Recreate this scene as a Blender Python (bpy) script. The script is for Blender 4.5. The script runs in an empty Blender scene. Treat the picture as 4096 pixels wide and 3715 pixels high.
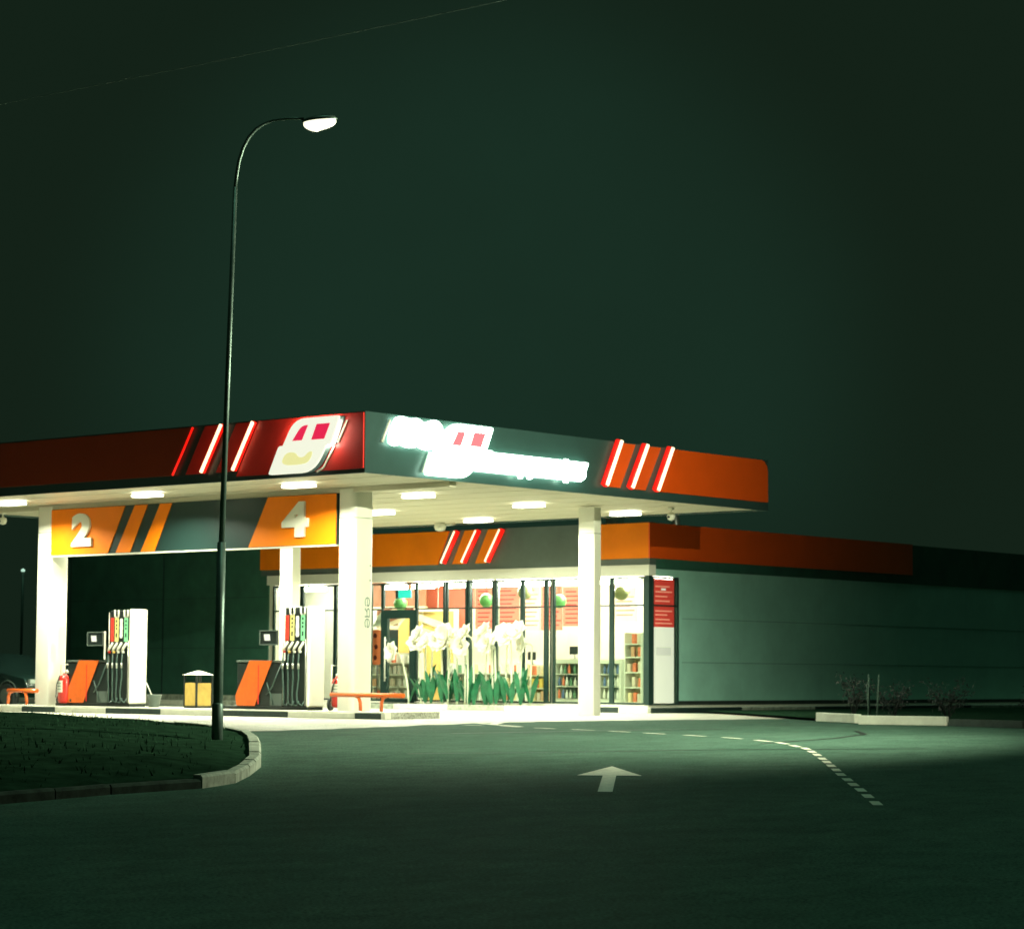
import bpy, bmesh, math, random
from mathutils import Vector, Matrix
random.seed(7)
S = bpy.context.scene
COL = S.collection
PI = math.pi
# ------------------------------------------------------------------ frame
# +X runs back from the canopy front to the shop, +Y to the left along the front, z up.
CAM = Vector((-35.933, -34.301, 0.93))
FWD = Vector((0.7601, 0.6444, 0.0840)); RGT = Vector((0.64628, -0.76307, 0.00629)); UPV = Vector((-0.06815, -0.04951, 0.99645))
HF = Vector((0.7628, 0.6467, 0)).normalized()

def depth(x, y):
    return (x - CAM.x) * HF.x + (y - CAM.y) * HF.y

def ter(x, y):
    d = depth(x, y)
    k = (46 - d) / 2.5
    sp = math.log1p(math.exp(k)) if k < 40 else k
    return max(-0.022 * sp * 2.5, -1.3)

# ------------------------------------------------------------------ materials
MATS = {}
def mat(name, col, rough=0.5, metal=0.0, emit=None, es=0.0, noise=0.0, nscale=8.0, bump=0.0, spec=0.5, trans=0.0, coat=0.0, stretch=None):
    if name in MATS: return MATS[name]
    m = bpy.data.materials.new(name); m.use_nodes = True
    nt = m.node_tree; b = nt.nodes['Principled BSDF']
    b.inputs['Base Color'].default_value = (*col, 1)
    b.inputs['Roughness'].default_value = rough
    b.inputs['Metallic'].default_value = metal
    b.inputs['Specular IOR Level'].default_value = spec
    b.inputs['Coat Weight'].default_value = coat
    if trans: b.inputs['Transmission Weight'].default_value = trans
    if emit:
        b.inputs['Emission Color'].default_value = (*emit, 1); b.inputs['Emission Strength'].default_value = es
    if noise or bump:
        tc = nt.nodes.new('ShaderNodeTexCoord'); n = nt.nodes.new('ShaderNodeTexNoise')
        n.inputs['Scale'].default_value = nscale; n.inputs['Detail'].default_value = 6; n.inputs['Roughness'].default_value = 0.65
        if stretch:
            mp = nt.nodes.new('ShaderNodeMapping'); mp.inputs['Scale'].default_value = stretch
            nt.links.new(tc.outputs['Object'], mp.inputs['Vector']); nt.links.new(mp.outputs['Vector'], n.inputs['Vector'])
        else:
            nt.links.new(tc.outputs['Object'], n.inputs['Vector'])
        if noise:
            mx = nt.nodes.new('ShaderNodeMix'); mx.data_type = 'RGBA'
            lo = tuple(max(0, c * (1 - noise)) for c in col); hi = tuple(min(1, c * (1 + noise)) for c in col)
            mx.inputs['A'].default_value = (*lo, 1); mx.inputs['B'].default_value = (*hi, 1)
            rp = nt.nodes.new('ShaderNodeMapRange'); rp.inputs['From Min'].default_value = 0.3; rp.inputs['From Max'].default_value = 0.7
            nt.links.new(n.outputs['Fac'], rp.inputs['Value']); nt.links.new(rp.outputs['Result'], mx.inputs['Factor'])
            nt.links.new(mx.outputs['Result'], b.inputs['Base Color'])
        if bump:
            bp = nt.nodes.new('ShaderNodeBump'); bp.inputs['Strength'].default_value = bump; bp.inputs['Distance'].default_value = 0.02
            nt.links.new(n.outputs['Fac'], bp.inputs['Height']); nt.links.new(bp.outputs['Normal'], b.inputs['Normal'])
    MATS[name] = m
    return m

def ground_mat(name, base, patch, rough, fine=60.0, big=0.35, bump=0.25, spec=0.5):
    """aggregate speckle over broad worn patches, with a few streaks and repairs"""
    m = bpy.data.materials.new(name); m.use_nodes = True; nt = m.node_tree; N = nt.nodes; L = nt.links
    b = N['Principled BSDF']; b.inputs['Specular IOR Level'].default_value = spec
    tc = N.new('ShaderNodeTexCoord')
    n1 = N.new('ShaderNodeTexNoise'); n1.inputs['Scale'].default_value = fine; n1.inputs['Detail'].default_value = 3
    n2 = N.new('ShaderNodeTexNoise'); n2.inputs['Scale'].default_value = big; n2.inputs['Detail'].default_value = 7; n2.inputs['Roughness'].default_value = 0.6; n2.inputs['Distortion'].default_value = 0.6
    n3 = N.new('ShaderNodeTexNoise'); n3.inputs['Scale'].default_value = 3.4; n3.inputs['Detail'].default_value = 6
    mp = N.new('ShaderNodeMapping'); mp.inputs['Rotation'].default_value = (0, 0, 0.6); mp.inputs['Scale'].default_value = (0.5, 0.9, 1)
    L.new(tc.outputs['Object'], mp.inputs['Vector']); L.new(mp.outputs['Vector'], n3.inputs['Vector'])
    L.new(tc.outputs['Object'], n1.inputs['Vector']); L.new(tc.outputs['Object'], n2.inputs['Vector'])
    r2 = N.new('ShaderNodeMapRange'); r2.inputs['From Min'].default_value = 0.35; r2.inputs['From Max'].default_value = 0.68
    L.new(n2.outputs['Fac'], r2.inputs['Value'])
    mx = N.new('ShaderNodeMix'); mx.data_type = 'RGBA'; mx.inputs['A'].default_value = (*base, 1); mx.inputs['B'].default_value = (*patch, 1)
    L.new(r2.outputs['Result'], mx.inputs['Factor'])
    r1 = N.new('ShaderNodeMapRange'); r1.inputs['From Min'].default_value = 0.25; r1.inputs['From Max'].default_value = 0.75; r1.inputs['To Min'].default_value = 0.35; r1.inputs['To Max'].default_value = 1.65
    L.new(n1.outputs['Fac'], r1.inputs['Value'])
    r3 = N.new('ShaderNodeMapRange'); r3.inputs['From Min'].default_value = 0.3; r3.inputs['From Max'].default_value = 0.7; r3.inputs['To Min'].default_value = 0.82; r3.inputs['To Max'].default_value = 1.16
    L.new(n3.outputs['Fac'], r3.inputs['Value'])
    mu = N.new('ShaderNodeMath'); mu.operation = 'MULTIPLY'; L.new(r1.outputs['Result'], mu.inputs[0]); L.new(r3.outputs['Result'], mu.inputs[1])
    vm = N.new('ShaderNodeVectorMath'); vm.operation = 'SCALE'; L.new(mx.outputs['Result'], vm.inputs[0]); L.new(mu.outputs['Value'], vm.inputs['Scale'])
    L.new(vm.outputs['Vector'], b.inputs['Base Color'])
    rr = N.new('ShaderNodeMapRange'); rr.inputs['To Min'].default_value = rough - 0.08; rr.inputs['To Max'].default_value = rough + 0.15
    L.new(n2.outputs['Fac'], rr.inputs['Value']); L.new(rr.outputs['Result'], b.inputs['Roughness'])
    bp = N.new('ShaderNodeBump'); bp.inputs['Strength'].default_value = bump; bp.inputs['Distance'].default_value = 0.01
    L.new(n1.outputs['Fac'], bp.inputs['Height']); L.new(bp.outputs['Normal'], b.inputs['Normal'])
    return m

WARM = (0.97, 1.0, 0.76)      # forecourt tubes seen through this slightly green night air
TEAL = (0.62, 1.0, 0.80)
M_asphalt = ground_mat('asphalt', (0.050, 0.100, 0.073), (0.070, 0.126, 0.094), 0.74, fine=38, bump=0.5, spec=0.03)
M_concrete = ground_mat('forecourt_concrete', (0.36, 0.37, 0.30), (0.47, 0.47, 0.39), 0.5, fine=30, big=0.25, bump=0.15)
M_paint = mat('road_paint', (0.72, 0.72, 0.58), 0.6, noise=0.25, nscale=9)
M_kdark = mat('kerb_dark', (0.045, 0.065, 0.05), 0.9, spec=0.05, noise=0.5, nscale=5, bump=0.3)  # darker colour for the lower kerb stones at the left
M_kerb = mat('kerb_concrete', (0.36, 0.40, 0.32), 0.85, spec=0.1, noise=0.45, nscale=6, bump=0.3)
M_kwhite = mat('kerb_white_paint', (0.74, 0.75, 0.62), 0.6, noise=0.12, nscale=4)
M_kblack = mat('kerb_black_paint', (0.012, 0.03, 0.026), 0.55, noise=0.4, nscale=7)
M_soil = mat('soil', (0.014, 0.036, 0.020), 0.95, noise=0.5, nscale=3, bump=0.8, spec=0.0)
M_grass = mat('grass_blade', (0.018, 0.05, 0.026), 0.8, spec=0.0, noise=0.4, nscale=2)
M_white = mat('white_panel', (0.80, 0.80, 0.68), 0.42, noise=0.04, nscale=1.2)
M_ceil = mat('ceiling_panel', (0.66, 0.62, 0.47), 0.5, noise=0.05, nscale=0.8)
M_graph = mat('graphite_panel', (0.030, 0.066, 0.058), 0.34, noise=0.12, nscale=1.5)
M_graph2 = mat('grey_facade_panel', (0.085, 0.115, 0.10), 0.4, noise=0.15, nscale=1.2)
M_orange = mat('orange_panel', (0.80, 0.088, 0.004), 0.38, noise=0.05, nscale=1.5)
M_yorange = mat('board_orange_panel', (0.86, 0.205, 0.004), 0.5, spec=0.2, noise=0.06, nscale=1.2)
M_shaded = mat('fascia_shaded_red', (0.30, 0.038, 0.010), 0.4, noise=0.06, nscale=1.5)  # shade of the unlit front face put into a darker red
M_red = mat('red_panel', (0.80, 0.032, 0.020), 0.4, noise=0.05, nscale=1.5)
M_black = mat('black_plastic', (0.010, 0.018, 0.016), 0.4, noise=0.2, nscale=5)
M_dark = mat('dark_cladding', (0.028, 0.105, 0.072), 0.55, noise=0.25, nscale=1.5)
M_frame = mat('window_frame_metal', (0.014, 0.04, 0.034), 0.4, metal=0.2)
M_steel = mat('steel', (0.55, 0.56, 0.5), 0.35, metal=0.8)
M_wall = mat('side_wall_paint', (0.32, 0.62, 0.52), 0.6, noise=0.12, nscale=0.7)
M_plinth = mat('plinth', (0.02, 0.03, 0.026), 0.7, noise=0.3, nscale=3)
M_tube = mat('barrier_orange', (0.75, 0.14, 0.02), 0.35, coat=0.3, noise=0.1, nscale=9)
M_redp = mat('extinguisher_red', (0.60, 0.022, 0.012), 0.35, coat=0.3)
M_rubber = mat('rubber', (0.012, 0.022, 0.02), 0.75)
M_hose = mat('hose_rubber', (0.05, 0.095, 0.08), 0.35)
M_yellowbin = mat('bin_panel_yellow', (0.62, 0.42, 0.10), 0.5, noise=0.15, nscale=6)
M_pole = mat('pole_galvanised', (0.10, 0.15, 0.125), 0.45, metal=0.6, noise=0.25, nscale=6)
M_leaf = mat('plastic_leaf', (0.012, 0.15, 0.065), 0.4, noise=0.35, nscale=5)
def petalmat():
    m = bpy.data.materials.new('plastic_petal'); m.use_nodes = True; nt = m.node_tree; nt.nodes.clear()
    o = nt.nodes.new('ShaderNodeOutputMaterial'); a = nt.nodes.new('ShaderNodeAddShader'); d = nt.nodes.new('ShaderNodeBsdfDiffuse'); t = nt.nodes.new('ShaderNodeBsdfTranslucent')
    d.inputs['Color'].default_value = (.54, .54, .48, 1); t.inputs['Color'].default_value = (.42, .42, .37, 1)
    nt.links.new(d.outputs[0], a.inputs[0]); nt.links.new(t.outputs[0], a.inputs[1]); nt.links.new(a.outputs[0], o.inputs[0])
    return m
M_petal = petalmat()
M_stem = mat('flower_stem', (0.70, 0.74, 0.55), 0.5)
M_glass = None
def glassmat():
    m = bpy.data.materials.new('window_glass'); m.use_nodes = True; nt = m.node_tree; nt.nodes.clear()
    o = nt.nodes.new('ShaderNodeOutputMaterial'); mixs = nt.nodes.new('ShaderNodeMixShader'); t = nt.nodes.new('ShaderNodeBsdfTransparent'); g = nt.nodes.new('ShaderNodeBsdfGlossy')
    t.inputs['Color'].default_value = (0.90, 0.95, 0.90, 1); g.inputs['Roughness'].default_value = 0.02
    f = nt.nodes.new('ShaderNodeFresnel'); f.inputs['IOR'].default_value = 1.45
    ge = nt.nodes.new('ShaderNodeNewGeometry'); iv = nt.nodes.new('ShaderNodeMath'); iv.operation = 'SUBTRACT'; iv.inputs[0].default_value = 1.0; nt.links.new(ge.outputs['Backfacing'], iv.inputs[1])
    ml = nt.nodes.new('ShaderNodeMath'); ml.operation = 'MULTIPLY'; nt.links.new(f.outputs[0], ml.inputs[0]); nt.links.new(iv.outputs[0], ml.inputs[1])
    nt.links.new(ml.outputs[0], mixs.inputs[0]); nt.links.new(t.outputs[0], mixs.inputs[1]); nt.links.new(g.outputs[0], mixs.inputs[2]); nt.links.new(mixs.outputs[0], o.inputs[0])
    return m
M_glass = glassmat()
def emis(name, col, s, base=(0.8, 0.8, 0.75)):
    return mat(name, base, 0.5, emit=col, es=s)
E_lamp = emis('forecourt_light', WARM, 7)
E_shop = emis('shop_light', (1.0, 0.97, 0.84), 74)
E_sign = emis('sign_white_light', TEAL, 8)
E_embl = emis('emblem_cream_light', (0.95, 0.97, 0.78), 0.95, base=(0.2, 0.2, 0.17))
E_halo = emis('emblem_back_light', (1, .9, 0.75), 34.0)
E_yel = emis('emblem_yellow_light', (0.86, 0.84, 0.36), 0.95, base=(0.2, 0.2, 0.05))
E_mag = emis('emblem_magenta_light', (0.84, 0.022, 0.085), 0.95, base=(0.2, 0.01, 0.03))
E_pink = emis('emblem_pink_light', (0.86, 0.20, 0.24), 1.0, base=(0.2, 0.05, 0.05))
E_neon = emis('neon_core', (1.0, 0.72, 0.42), 2.2)
E_neonr = emis('neon_red', (1.0, 0.010, 0.004), 1.1, base=(0.30, 0.005, 0.004))
E_street = emis('street_led', (0.92, 0.90, 0.66), 1.6)
E_screen = emis('pump_screen_light', (0.85, 0.9, 0.72), 0.9, base=(0.2, 0.2, 0.2))
E_cyan = emis('exit_sign_light', (0.03, 0.85, 0.66), 1.1, base=(0.02, 0.2, 0.2))

# ------------------------------------------------------------------ mesh builder
class MB:
    def __init__(s): s.bm = bmesh.new(); s.mats = []
    def mi(s, m):
        if m not in s.mats: s.mats.append(m)
        return s.mats.index(m)
    def _tag(s, faces, m):
        i = s.mi(m)
        for f in faces: f.material_index = i
    def box(s, x0, x1, y0, y1, z0, z1, m, bev=0.0, seg=2):
        vs = [s.bm.verts.new(p) for p in ((x0,y0,z0),(x1,y0,z0),(x1,y1,z0),(x0,y1,z0),(x0,y0,z1),(x1,y0,z1),(x1,y1,z1),(x0,y1,z1))]
        fs = [s.bm.faces.new([vs[i] for i in q]) for q in ((3,2,1,0),(4,5,6,7),(0,1,5,4),(1,2,6,5),(2,3,7,6),(3,0,4,7))]
        s._tag(fs, m)
        if bev:
            es = list({e for f in fs for e in f.edges})
            r = bmesh.ops.bevel(s.bm, geom=es, offset=bev, segments=seg, affect='EDGES', profile=0.5)
            s._tag(r['faces'], m)
        return s
    def prism(s, pts3, off, m, bev=0.0):
        """closed polygon of 3D points pushed along off"""
        off = Vector(off)
        a = [s.bm.verts.new(Vector(p)) for p in pts3]; b = [s.bm.verts.new(Vector(p) + off) for p in pts3]
        n = len(a); fs = [s.bm.faces.new(a), s.bm.faces.new(b[::-1])]
        for i in range(n):
            fs.append(s.bm.faces.new((a[i], b[i], b[(i+1) % n], a[(i+1) % n])))
        s._tag(fs, m)
        bmesh.ops.recalc_face_normals(s.bm, faces=fs)
        if bev:
            es = list(fs[1].edges)
            r = bmesh.ops.bevel(s.bm, geom=es, offset=bev, segments=2, affect='EDGES', profile=0.5); s._tag(r['faces'], m)
        return s
    def A(s, pts, x, t, m):      # pts = (y, z) on the plane X = x, thickness t towards -X
        return s.prism([(x, y, z) for y, z in pts], (-t, 0, 0), m)
    def B(s, pts, y, t, m):      # pts = (x, z) on the plane Y = y, thickness t towards -Y
        return s.prism([(x, y, z) for x, z in pts], (0, -t, 0), m)
    def tube(s, pts, r, m, n=8, cap=True):
        pts = [Vector(p) for p in pts]; rs = r if isinstance(r, (list, tuple)) else [r] * len(pts)
        rings = []; up = Vector((0, 0, 1)); prev = None
        for i, p in enumerate(pts):
            d = ((pts[min(i+1, len(pts)-1)] - pts[max(i-1, 0)])).normalized()
            u = prev if prev is not None else (up.cross(d) if abs(d.z) < 0.95 else Vector((1, 0, 0)).cross(d))
            u = (u - d * u.dot(d)).normalized(); v = d.cross(u); prev = u
            rings.append([s.bm.verts.new(p + (u * math.cos(2*PI*k/n) + v * math.sin(2*PI*k/n)) * rs[i]) for k in range(n)])
        fs = []
        for a, b in zip(rings, rings[1:]):
            for k in range(n): fs.append(s.bm.faces.new((a[k], a[(k+1) % n], b[(k+1) % n], b[k])))
        for f in fs: f.smooth = True
        if cap: fs += [s.bm.faces.new(rings[0][::-1]), s.bm.faces.new(rings[-1])]
        s._tag(fs, m); return s
    def lathe(s, prof, c, m, n=20, sx=1.0, sy=1.0):
        rings = [[s.bm.verts.new((c[0] + r*sx*math.cos(2*PI*k/n), c[1] + r*sy*math.sin(2*PI*k/n), c[2] + z)) for k in range(n)] for r, z in prof]
        fs = []
        for a, b in zip(rings, rings[1:]):
            for k in range(n): fs.append(s.bm.faces.new((a[k], a[(k+1) % n], b[(k+1) % n], b[k])))
        for f in fs: f.smooth = True
        fs += [s.bm.faces.new(rings[0][::-1]), s.bm.faces.new(rings[-1])]
        s._tag(fs, m); return s
    def face(s, pts, m, smooth=False):
        f = s.bm.faces.new([s.bm.verts.new(p) for p in pts]); f.smooth = smooth; s._tag([f], m); return s
    def strip(s, left, right, m, smooth=True):
        a = [s.bm.verts.new(p) for p in left]; b = [s.bm.verts.new(p) for p in right]
        fs = [s.bm.faces.new((a[i], b[i], b[i+1], a[i+1])) for i in range(len(a)-1)]
        for f in fs: f.smooth = smooth
        s._tag(fs, m); return s
    def add_mesh(s, me, M, m):
        n0 = len(s.bm.verts); nf = len(s.bm.faces)
        tmp = me.copy(); tmp.transform(M); s.bm.from_mesh(tmp); s.bm.faces.ensure_lookup_table()
        s._tag(s.bm.faces[nf:], m); bpy.data.meshes.remove(tmp); return s
    def build(s, name, parent=None, origin=None):
        """origin: world point that becomes the object's own origin (only for unparented meshes)"""
        me = bpy.data.meshes.new(name)
        if origin is not None: bmesh.ops.translate(s.bm, verts=s.bm.verts, vec=-Vector(origin))
        s.bm.to_mesh(me); s.bm.free()
        for m in s.mats: me.materials.append(m)
        o = bpy.data.objects.new(name, me); COL.objects.link(o)
        if parent is not None:
            o.parent = parent
        elif origin is not None: o.location = origin
        return o

def tag(o, label=None, cat=None, group=None, kind=None):
    for k, v in (('label', label), ('category', cat), ('group', group), ('kind', kind)):
        if v: o[k] = v
    return o
def thing(name, label, cat, loc=(0, 0, 0), rz=0.0, group=None):
    o = bpy.data.objects.new(name, None); COL.objects.link(o); o.location = loc; o.rotation_euler = (0, 0, rz); o.empty_display_size = 0.2
    return tag(o, label, cat, group)
KIDS = {}
def copy_tree(o, parent=None):
    c = o.copy(); COL.objects.link(c)
    if parent is not None: c.parent = parent
    for ch in [x for x in COL.objects if x.parent == o]: copy_tree(ch, c)
    return c
def struct(o): o['kind'] = 'structure'; return o

def text_mesh(txt, size, ext=0.0, offset=0.0, res=4, align='LEFT', bevel=0.0):
    cu = bpy.data.curves.new('t', 'FONT'); cu.body = txt; cu.size = size; cu.extrude = ext; cu.offset = offset; cu.resolution_u = res; cu.align_x = align; cu.bevel_depth = bevel
    o = bpy.data.objects.new('t', cu); COL.objects.link(o); bpy.context.view_layer.update()
    dg = bpy.context.evaluated_depsgraph_get()
    me = bpy.data.meshes.new_from_object(o.evaluated_get(dg)); bpy.data.objects.remove(o); bpy.data.curves.remove(cu)
    return me
def fit(me, w=None, h=None):
    xs = [v.co.x for v in me.vertices]; ys = [v.co.y for v in me.vertices]
    sx = (w / (max(xs) - min(xs))) if w else 1; sy = (h / (max(ys) - min(ys))) if h else 1
    me.transform(Matrix.Translation((-min(xs), -min(ys), 0))); me.transform(Matrix.Diagonal((sx, sy, 1, 1)))
    return me
def matA(x, y, z):   # text facing -X, starting at y and running towards -Y
    return Matrix(((0, 0, -1, x), (-1, 0, 0, y), (0, 1, 0, z), (0, 0, 0, 1)))
def matB(x, y, z):   # text facing -Y, running towards +X
    return Matrix(((1, 0, 0, x), (0, 0, -1, y), (0, 1, 0, z), (0, 0, 0, 1)))

# ================================================================== ground
mb = MB()
ds = [-30, -10, 0, 6] + [6 + i * 1.5 for i in range(1, 35)] + [62, 70, 85, 110, 150, 220, 350, 600]
ss = [-400, -150, -60, -40] + [-30 + i * 2 for i in range(0, 31)] + [40, 60, 150, 400]
S2 = Vector((HF.y, -HF.x, 0))
grid = []
for d in ds:
    row = []
    for q in ss:
        p = Vector((CAM.x, CAM.y, 0)) + HF * d + S2 * q
        row.append(mb.bm.verts.new((p.x, p.y, ter(p.x, p.y))))
    grid.append(row)
fs = []
for i in range(len(ds) - 1):
    for j in range(len(ss) - 1):
        f = mb.bm.faces.new((grid[i][j], grid[i][j+1], grid[i+1][j+1], grid[i+1][j])); f.smooth = True; fs.append(f)
mb._tag(fs, M_asphalt)
struct(mb.build('ground'))

def sheet(name, poly, step, off, m):
    """patch of ground that follows the terrain"""
    mb = MB()
    xs = [p[0] for p in poly]; ys = [p[1] for p in poly]
    vs = [mb.bm.verts.new((x, y, 0)) for x, y in poly]
    f = mb.bm.faces.new(vs); bm = mb.bm
    x = math.floor(min(xs))
    for ax, lo, hi in ((0, min(xs), max(xs)), (1, min(ys), max(ys))):
        c = lo + step
        while c < hi:
            no = Vector((1, 0, 0)) if ax == 0 else Vector((0, 1, 0))
            bmesh.ops.bisect_plane(bm, geom=bm.verts[:] + bm.edges[:] + bm.faces[:], plane_co=no * c, plane_no=no)
            c += step
    for v in bm.verts: v.co.z = ter(v.co.x, v.co.y) + off
    bmesh.ops.recalc_face_normals(bm, faces=bm.faces[:])
    for fc in bm.faces:
        if fc.normal.z < 0: fc.normal_flip()
    mb._tag(bm.faces[:], m)
    return struct(mb.build(name))

# forecourt slab, its front edges broken by wear
edge = []
x = -6.2
while x < 15.8:
    edge.append((x, -2.0 + random.uniform(-0.16, 0.16) + 0.5 * math.sin(x * 0.35))); x += 0.45
slab = [(15.9, 1.0), (15.9, 28), (-6.2, 28)] + edge
sheet('forecourt', slab, 1.6, 0.004, M_concrete)
mb = MB()     # expansion joints are thin dark strips on the slab
for yy in (2.4, 7.2, 12.0, 16.8):
    mb.box(-6.0, 2.3, yy, yy + 0.025, ter(-4, yy) * 0 + 0.0045, 0.0065, M_kblack)
struct(mb.build('pavement_joints'))

# road arrow, pointing at the forecourt
def ground_poly(pts, off, m, mb):
    mb.face([(x, y, ter(x, y) + off) for x, y in pts], m)
ax0 = Vector((-13.36, -16.58)); ax1 = Vector((-9.35, -13.55)); dv = (ax1 - ax0).normalized(); nv = Vector((dv.y, -dv.x)); Lx = (ax1 - ax0).length
mb = MB()
def ap(t, s): return (ax0.x + dv.x * t + nv.x * s, ax0.y + dv.y * t + nv.y * s)
hl = Lx - 2.02
for k in range(6):
    t0, t1 = hl * k / 6, hl * (k + 1) / 6
    ground_poly([ap(t0, -0.085), ap(t0, 0.085), ap(t1, 0.085), ap(t1, -0.085)], 0.006, M_paint, mb)
for k in range(4):
    t0, t1 = hl + 2.02 * k / 4, hl + 2.02 * (k + 1) / 4; w0, w1 = 0.41 * (1 - k / 4), 0.41 * (1 - (k + 1) / 4)
    ground_poly([ap(t0, -w0), ap(t0, w0), ap(t1, w1), ap(t1, -w1)] if w1 > 0 else [ap(t0, -w0), ap(t0, w0), ap(t1, 0)], 0.006, M_paint, mb)
struct(mb.build('road_arrow'))
dash = [(0.47,-1.58),(0.30,-2.65),(0.12,-3.75),(-0.17,-4.8),(-0.28,-5.8),(-0.47,-6.79),(-0.72,-7.75),(-0.97,-8.8),(-1.27,-9.8),(-1.74,-10.75),(-2.22,-11.45),(-2.87,-12.14),(-3.42,-12.7),(-4.16,-13.3),(-4.84,-13.84),(-5.69,-14.49),(-6.36,-15.0),(-7.08,-15.54),(-7.85,-16.12),(-8.64,-16.7),(-9.48,-17.34),(-10.21,-17.89),(-10.98,-18.48),(-11.81,-19.1),(-12.68,-19.75)]
mb = MB()
for i, p in enumerate(dash):
    q = Vector(dash[min(i+1, len(dash)-1)]) - Vector(dash[max(i-1, 0)]); q.normalize(); n = Vector((q.y, -q.x)); c = Vector(p)
    a, b = c - q * 0.29, c + q * 0.29; w = 0.055
    ground_poly([a + n * w, b + n * w, b - n * w, a - n * w], 0.006, M_paint, mb)
struct(mb.build('lane_marking'))
mb = MB()
for a, b, w in (((-5.9, -2.42), (-4.3, -2.14), 0.07), ((1.3, -1.9), (0.1, -4.0), 0.08), ((2.0, -1.85), (0.9, -2.6), 0.10)):
    a, b = Vector(a), Vector(b); q = (b - a).normalized(); n = Vector((q.y, -q.x))
    for k in range(4):
        u, v = a.lerp(b, k / 4), a.lerp(b, (k + 1) / 4)
        ground_poly([u + n * w, v + n * w, v - n * w, u - n * w], 0.010, M_paint, mb)
struct(mb.build('edge_marking'))
# tar seams and skid lines in the asphalt
mb = MB()
M_seam = mat('tar_seam', (0.02, 0.028, 0.024), 0.5)
for pts, w in (([(-3.4,-5.4),(-1.6,-5.9),(0.6,-6.5),(2.5,-7.2)], 0.06), ([(3.2,-9.4),(1.9,-10.4),(0.0,-11.0),(-2.6,-11.3)], 0.05), ([(-9,-9.5),(-7,-10.8),(-4.5,-12),(-2,-14)], 0.035)):
    for a, b in zip(pts, pts[1:]):
        a, b = Vector(a), Vector(b); q = (b - a).normalized(); n = Vector((q.y, -q.x))
        for k in range(3):
            u, v = a.lerp(b, k / 3), a.lerp(b, (k + 1) / 3)
            ground_poly([u + n * w, v + n * w, v - n * w, u - n * w], 0.004, M_seam, mb)
struct(mb.build('road_seams'))

# ------------------------------------------------------------------ grass island with its kerb
isl = [(-6.4,4.2),(-5.6,2.2),(-5.5,0.3),(-6.3,-2.2),(-6.9,-3.6),(-7.6,-4.75),(-8.9,-6.3),(-10.2,-7.7),(-11.4,-8.95),(-12.8,-10.4),(-14.2,-11.65),(-15.3,-12.55),(-16.2,-12.95),(-17.6,-13.0),(-19.4,-13.3),(-22,-13.8),(-26,-14.0),(-29,-10.0),(-28,0),(-22,8),(-12,10)]
cen = Vector((-15.5, -3.0))
def inset(p, k):
    v = (Vector(p) - cen); return cen + v * (1 - k / v.length)
mb = MB()
rings = [(0.13, 0.10), (0.5, 0.15), (1.6, 0.24), (3.2, 0.30), (5.5, 0.34)]
prev = None; fs = []
dense = []
for a, b in zip(isl, isl[1:] + isl[:1]):
    n = max(1, int((Vector(b) - Vector(a)).length / 0.8))
    for k in range(n): dense.append(Vector(a).lerp(Vector(b), k / n))
for off, h in rings:
    row = []
    for p in dense:
        q = inset(p, off); row.append(mb.bm.verts.new((q.x, q.y, ter(q.x, q.y) + h + (random.uniform(-0.035, 0.035) if off > 0.3 else 0))))
    if prev:
        for k in range(len(row)): f = mb.bm.faces.new((prev[k], prev[(k+1) % len(row)], row[(k+1) % len(row)], row[k])); f.smooth = True; fs.append(f)
    prev = row
c = mb.bm.verts.new((cen.x, cen.y, ter(cen.x, cen.y) + 0.35))
for k in range(len(prev)): f = mb.bm.faces.new((prev[k], prev[(k+1) % len(prev)], c)); f.smooth = True; fs.append(f)
mb._tag(fs, M_soil); bmesh.ops.recalc_face_normals(mb.bm, faces=fs)
struct(mb.build('verge_soil'))
# grass: short blades over the verge
mb = MB()
def inside(p, poly):
    x, y = p; r = False; j = len(poly) - 1
    for i in range(len(poly)):
        xi, yi = poly[i]; xj, yj = poly[j]
        if (yi > y) != (yj > y) and x < (xj - xi) * (y - yi) / (yj - yi) + xi: r = not r
        j = i
    return r
def vz(p):
    v = Vector(p) - cen; best = None
    # distance to the outline along the ray from the centre, found by stepping
    lo, hi = 0.0, 30.0
    if v.length < 0.01: return 0.35
    u = v.normalized()
    for _ in range(14):
        m_ = (lo + hi) / 2
        if inside((p[0] + u.x * m_, p[1] + u.y * m_), isl): lo = m_
        else: hi = m_
    d = lo
    for (o0, h0), (o1, h1) in zip(rings, rings[1:]):
        if d <= o1: return h0 + (h1 - h0) * max(0, (d - o0)) / (o1 - o0)
    return 0.34
cnt = 0
while cnt < 5200:
    x, y = random.uniform(-27, -5), random.uniform(-14, 6)
    if not inside((x, y), isl): continue
    if abs((x - cen.x)) < 0.01: continue
    z = ter(x, y) + vz((x, y)) - 0.02
    v = Vector((x, y)) - cen
    # keep off the kerb stones
    if not inside((x + v.x / v.length * 0.2, y + v.y / v.length * 0.2), isl): continue
    cnt += 1
    clump = 1.0 if random.random() < 0.93 else 1.9
    h = random.uniform(0.03, 0.09) * clump; a = random.uniform(0, PI); w = random.uniform(0.008, 0.016); lx, ly = random.uniform(-.04, .04), random.uniform(-.04, .04)
    ca, sa = math.cos(a) * w, math.sin(a) * w
    mb.face([(x - ca, y - sa, z), (x + ca, y + sa, z), (x + lx, y + ly, z + h)], M_grass)
g = mb.build('grass'); g['kind'] = 'stuff'
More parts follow.
